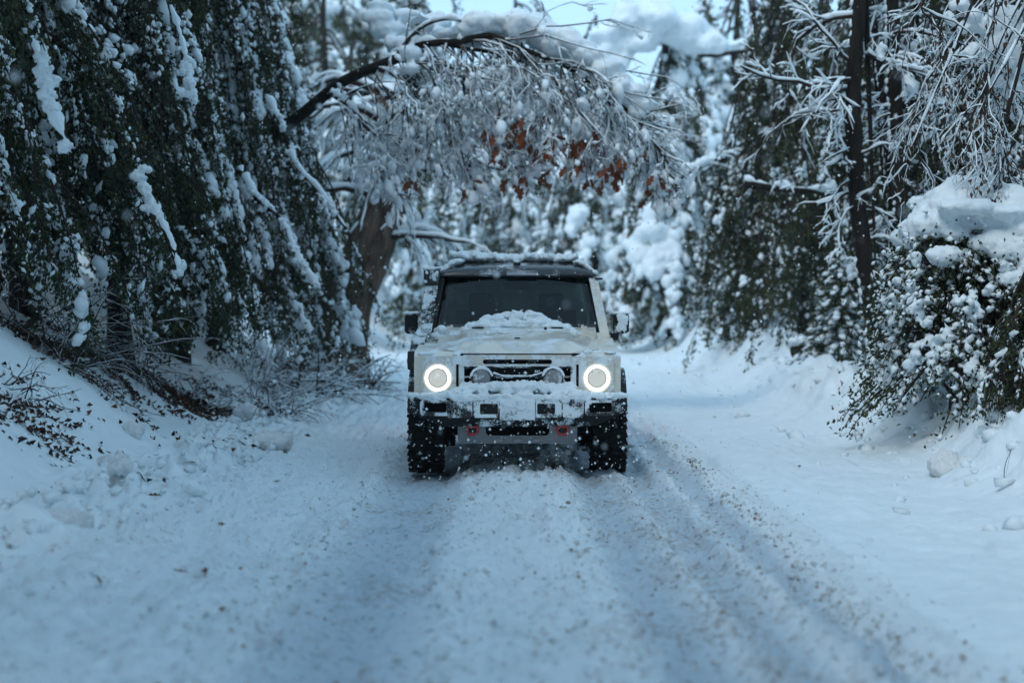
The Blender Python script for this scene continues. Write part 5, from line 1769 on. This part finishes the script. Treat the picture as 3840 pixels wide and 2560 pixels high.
# fallen oak leaves one can point at
LV = [(1025, 1797, 14.2, 'curled reddish oak leaf on road snow in front of the largest clod'), (530, 1792, 14.2, 'dark crumpled leaf wedged between rim clods'), (860, 1975, 11.1, 'reddish leaf on the smooth snow inside the ploughed rim'),
      (715, 2165, 9.0, 'dark dead leaf, left one of the pair on the road snow'), (768, 2172, 9.0, 'dark dead leaf, right one of the pair on the road snow'), (260, 1958, 10.6, 'dead leaf lying on the dirt-stained clod'), (25, 2050, 9.9, 'brown leaf at the frame edge in the rim snow'),
      (220, 1845, 12.3, 'dark leaf standing on the smooth bank just behind the rim'), (380, 2215, 8.6, 'small dark leaf scrap alone on the near snow left of the pair'), (2995, 1758, 15.2, 'tiny dark leaf alone on the open verge right of the car'),
      (715, 1770, 14.8, 'brown leaf scrap on the rim between the two tall clods'), (610, 1880, 12.6, 'flat brown leaf in the clods nearer than the crumpled one')]
ms = [oak_leaf_mesh(40 + j, .10) for j in range(4)]
for k, (px, py, d, lab) in enumerate(LV):
    # where the sight line meets the ground
    for _ in range(12):
        p = at(px, py, d)
        d = d + (p[2] - h1(p[0], d)) * 5 if abs(p[2] - h1(p[0], d)) > .004 else d
        d = min(max(d, 6), 24)
    p = at(px, py, d)
    o = bpy.data.objects.new('oak_leaf', ms[k % 4])
    C.objects.link(o)
    o.location = (p[0], d, h1(p[0], d) + .02)
    o.rotation_euler = (R(80) + r_.normal(0, .35), r_.normal(0, .3), r_.uniform(0, 6.3))
    s = .75 if k in (8, 9, 10) else 1.0
    o.scale = (s, s, s)
    tag(o, lab, 'leaf', 'fallen leaves on the snow')

# snowflakes in the air
r_ = np.random.default_rng(91)
n = 8000
d = 3.5 + (30 - 3.5) * r_.uniform(0, 1, n) ** .75
x = r_.uniform(-.36, .36, n) * d
z = r_.uniform(0, 1, n) * (CAM_H + .30 * d) + .05
z = np.maximum(z, height(x, d) + .05)
rad = np.clip(r_.lognormal(math.log(.0042), .6, n), .0016, .014)
g = G()
lumps(g, np.stack((x, d, z), -1), rad, r_, base=OCTA, jitter=.15)
n = 650   # whirled up about the car
x = CX + r_.normal(0, .9, n); d = r_.uniform(12.0, 14.0, n); z = .12 + np.abs(r_.normal(.3, .55, n))
rad = np.clip(r_.lognormal(math.log(.005), .6, n), .0018, .015)
lumps(g, np.stack((x, d, z), -1), rad, r_, base=OCTA, jitter=.15)
o = g.build('falling_snow', M['snow_leaf'])
tag(o, 'snowflakes falling through the air around the car', 'snowflakes', kind='stuff')
# ------------------------------------------------------------------ snowy air
hz = bpy.data.materials.new('haze')
hz.use_nodes = True
nt = hz.node_tree
nt.nodes.remove(nt.nodes['Principled BSDF'])
pv = nt.nodes.new('ShaderNodeVolumePrincipled')
pv.inputs['Color'].default_value = (.93, .97, 1, 1)
pv.inputs['Density'].default_value = .0003
pv.inputs['Anisotropy'].default_value = .2
nt.links.new(pv.outputs[0], nt.nodes['Material Output'].inputs['Volume'])
bm = bmesh.new()
bmesh.ops.create_cube(bm, size=1)
me = bpy.data.meshes.new('haze')
bm.to_mesh(me); bm.free()
me.materials.append(hz)
o = bpy.data.objects.new('haze', me)
C.objects.link(o)
o.scale = (900, 560, 27)
o.location = (0, 210, 11)
o['kind'] = 'stuff'
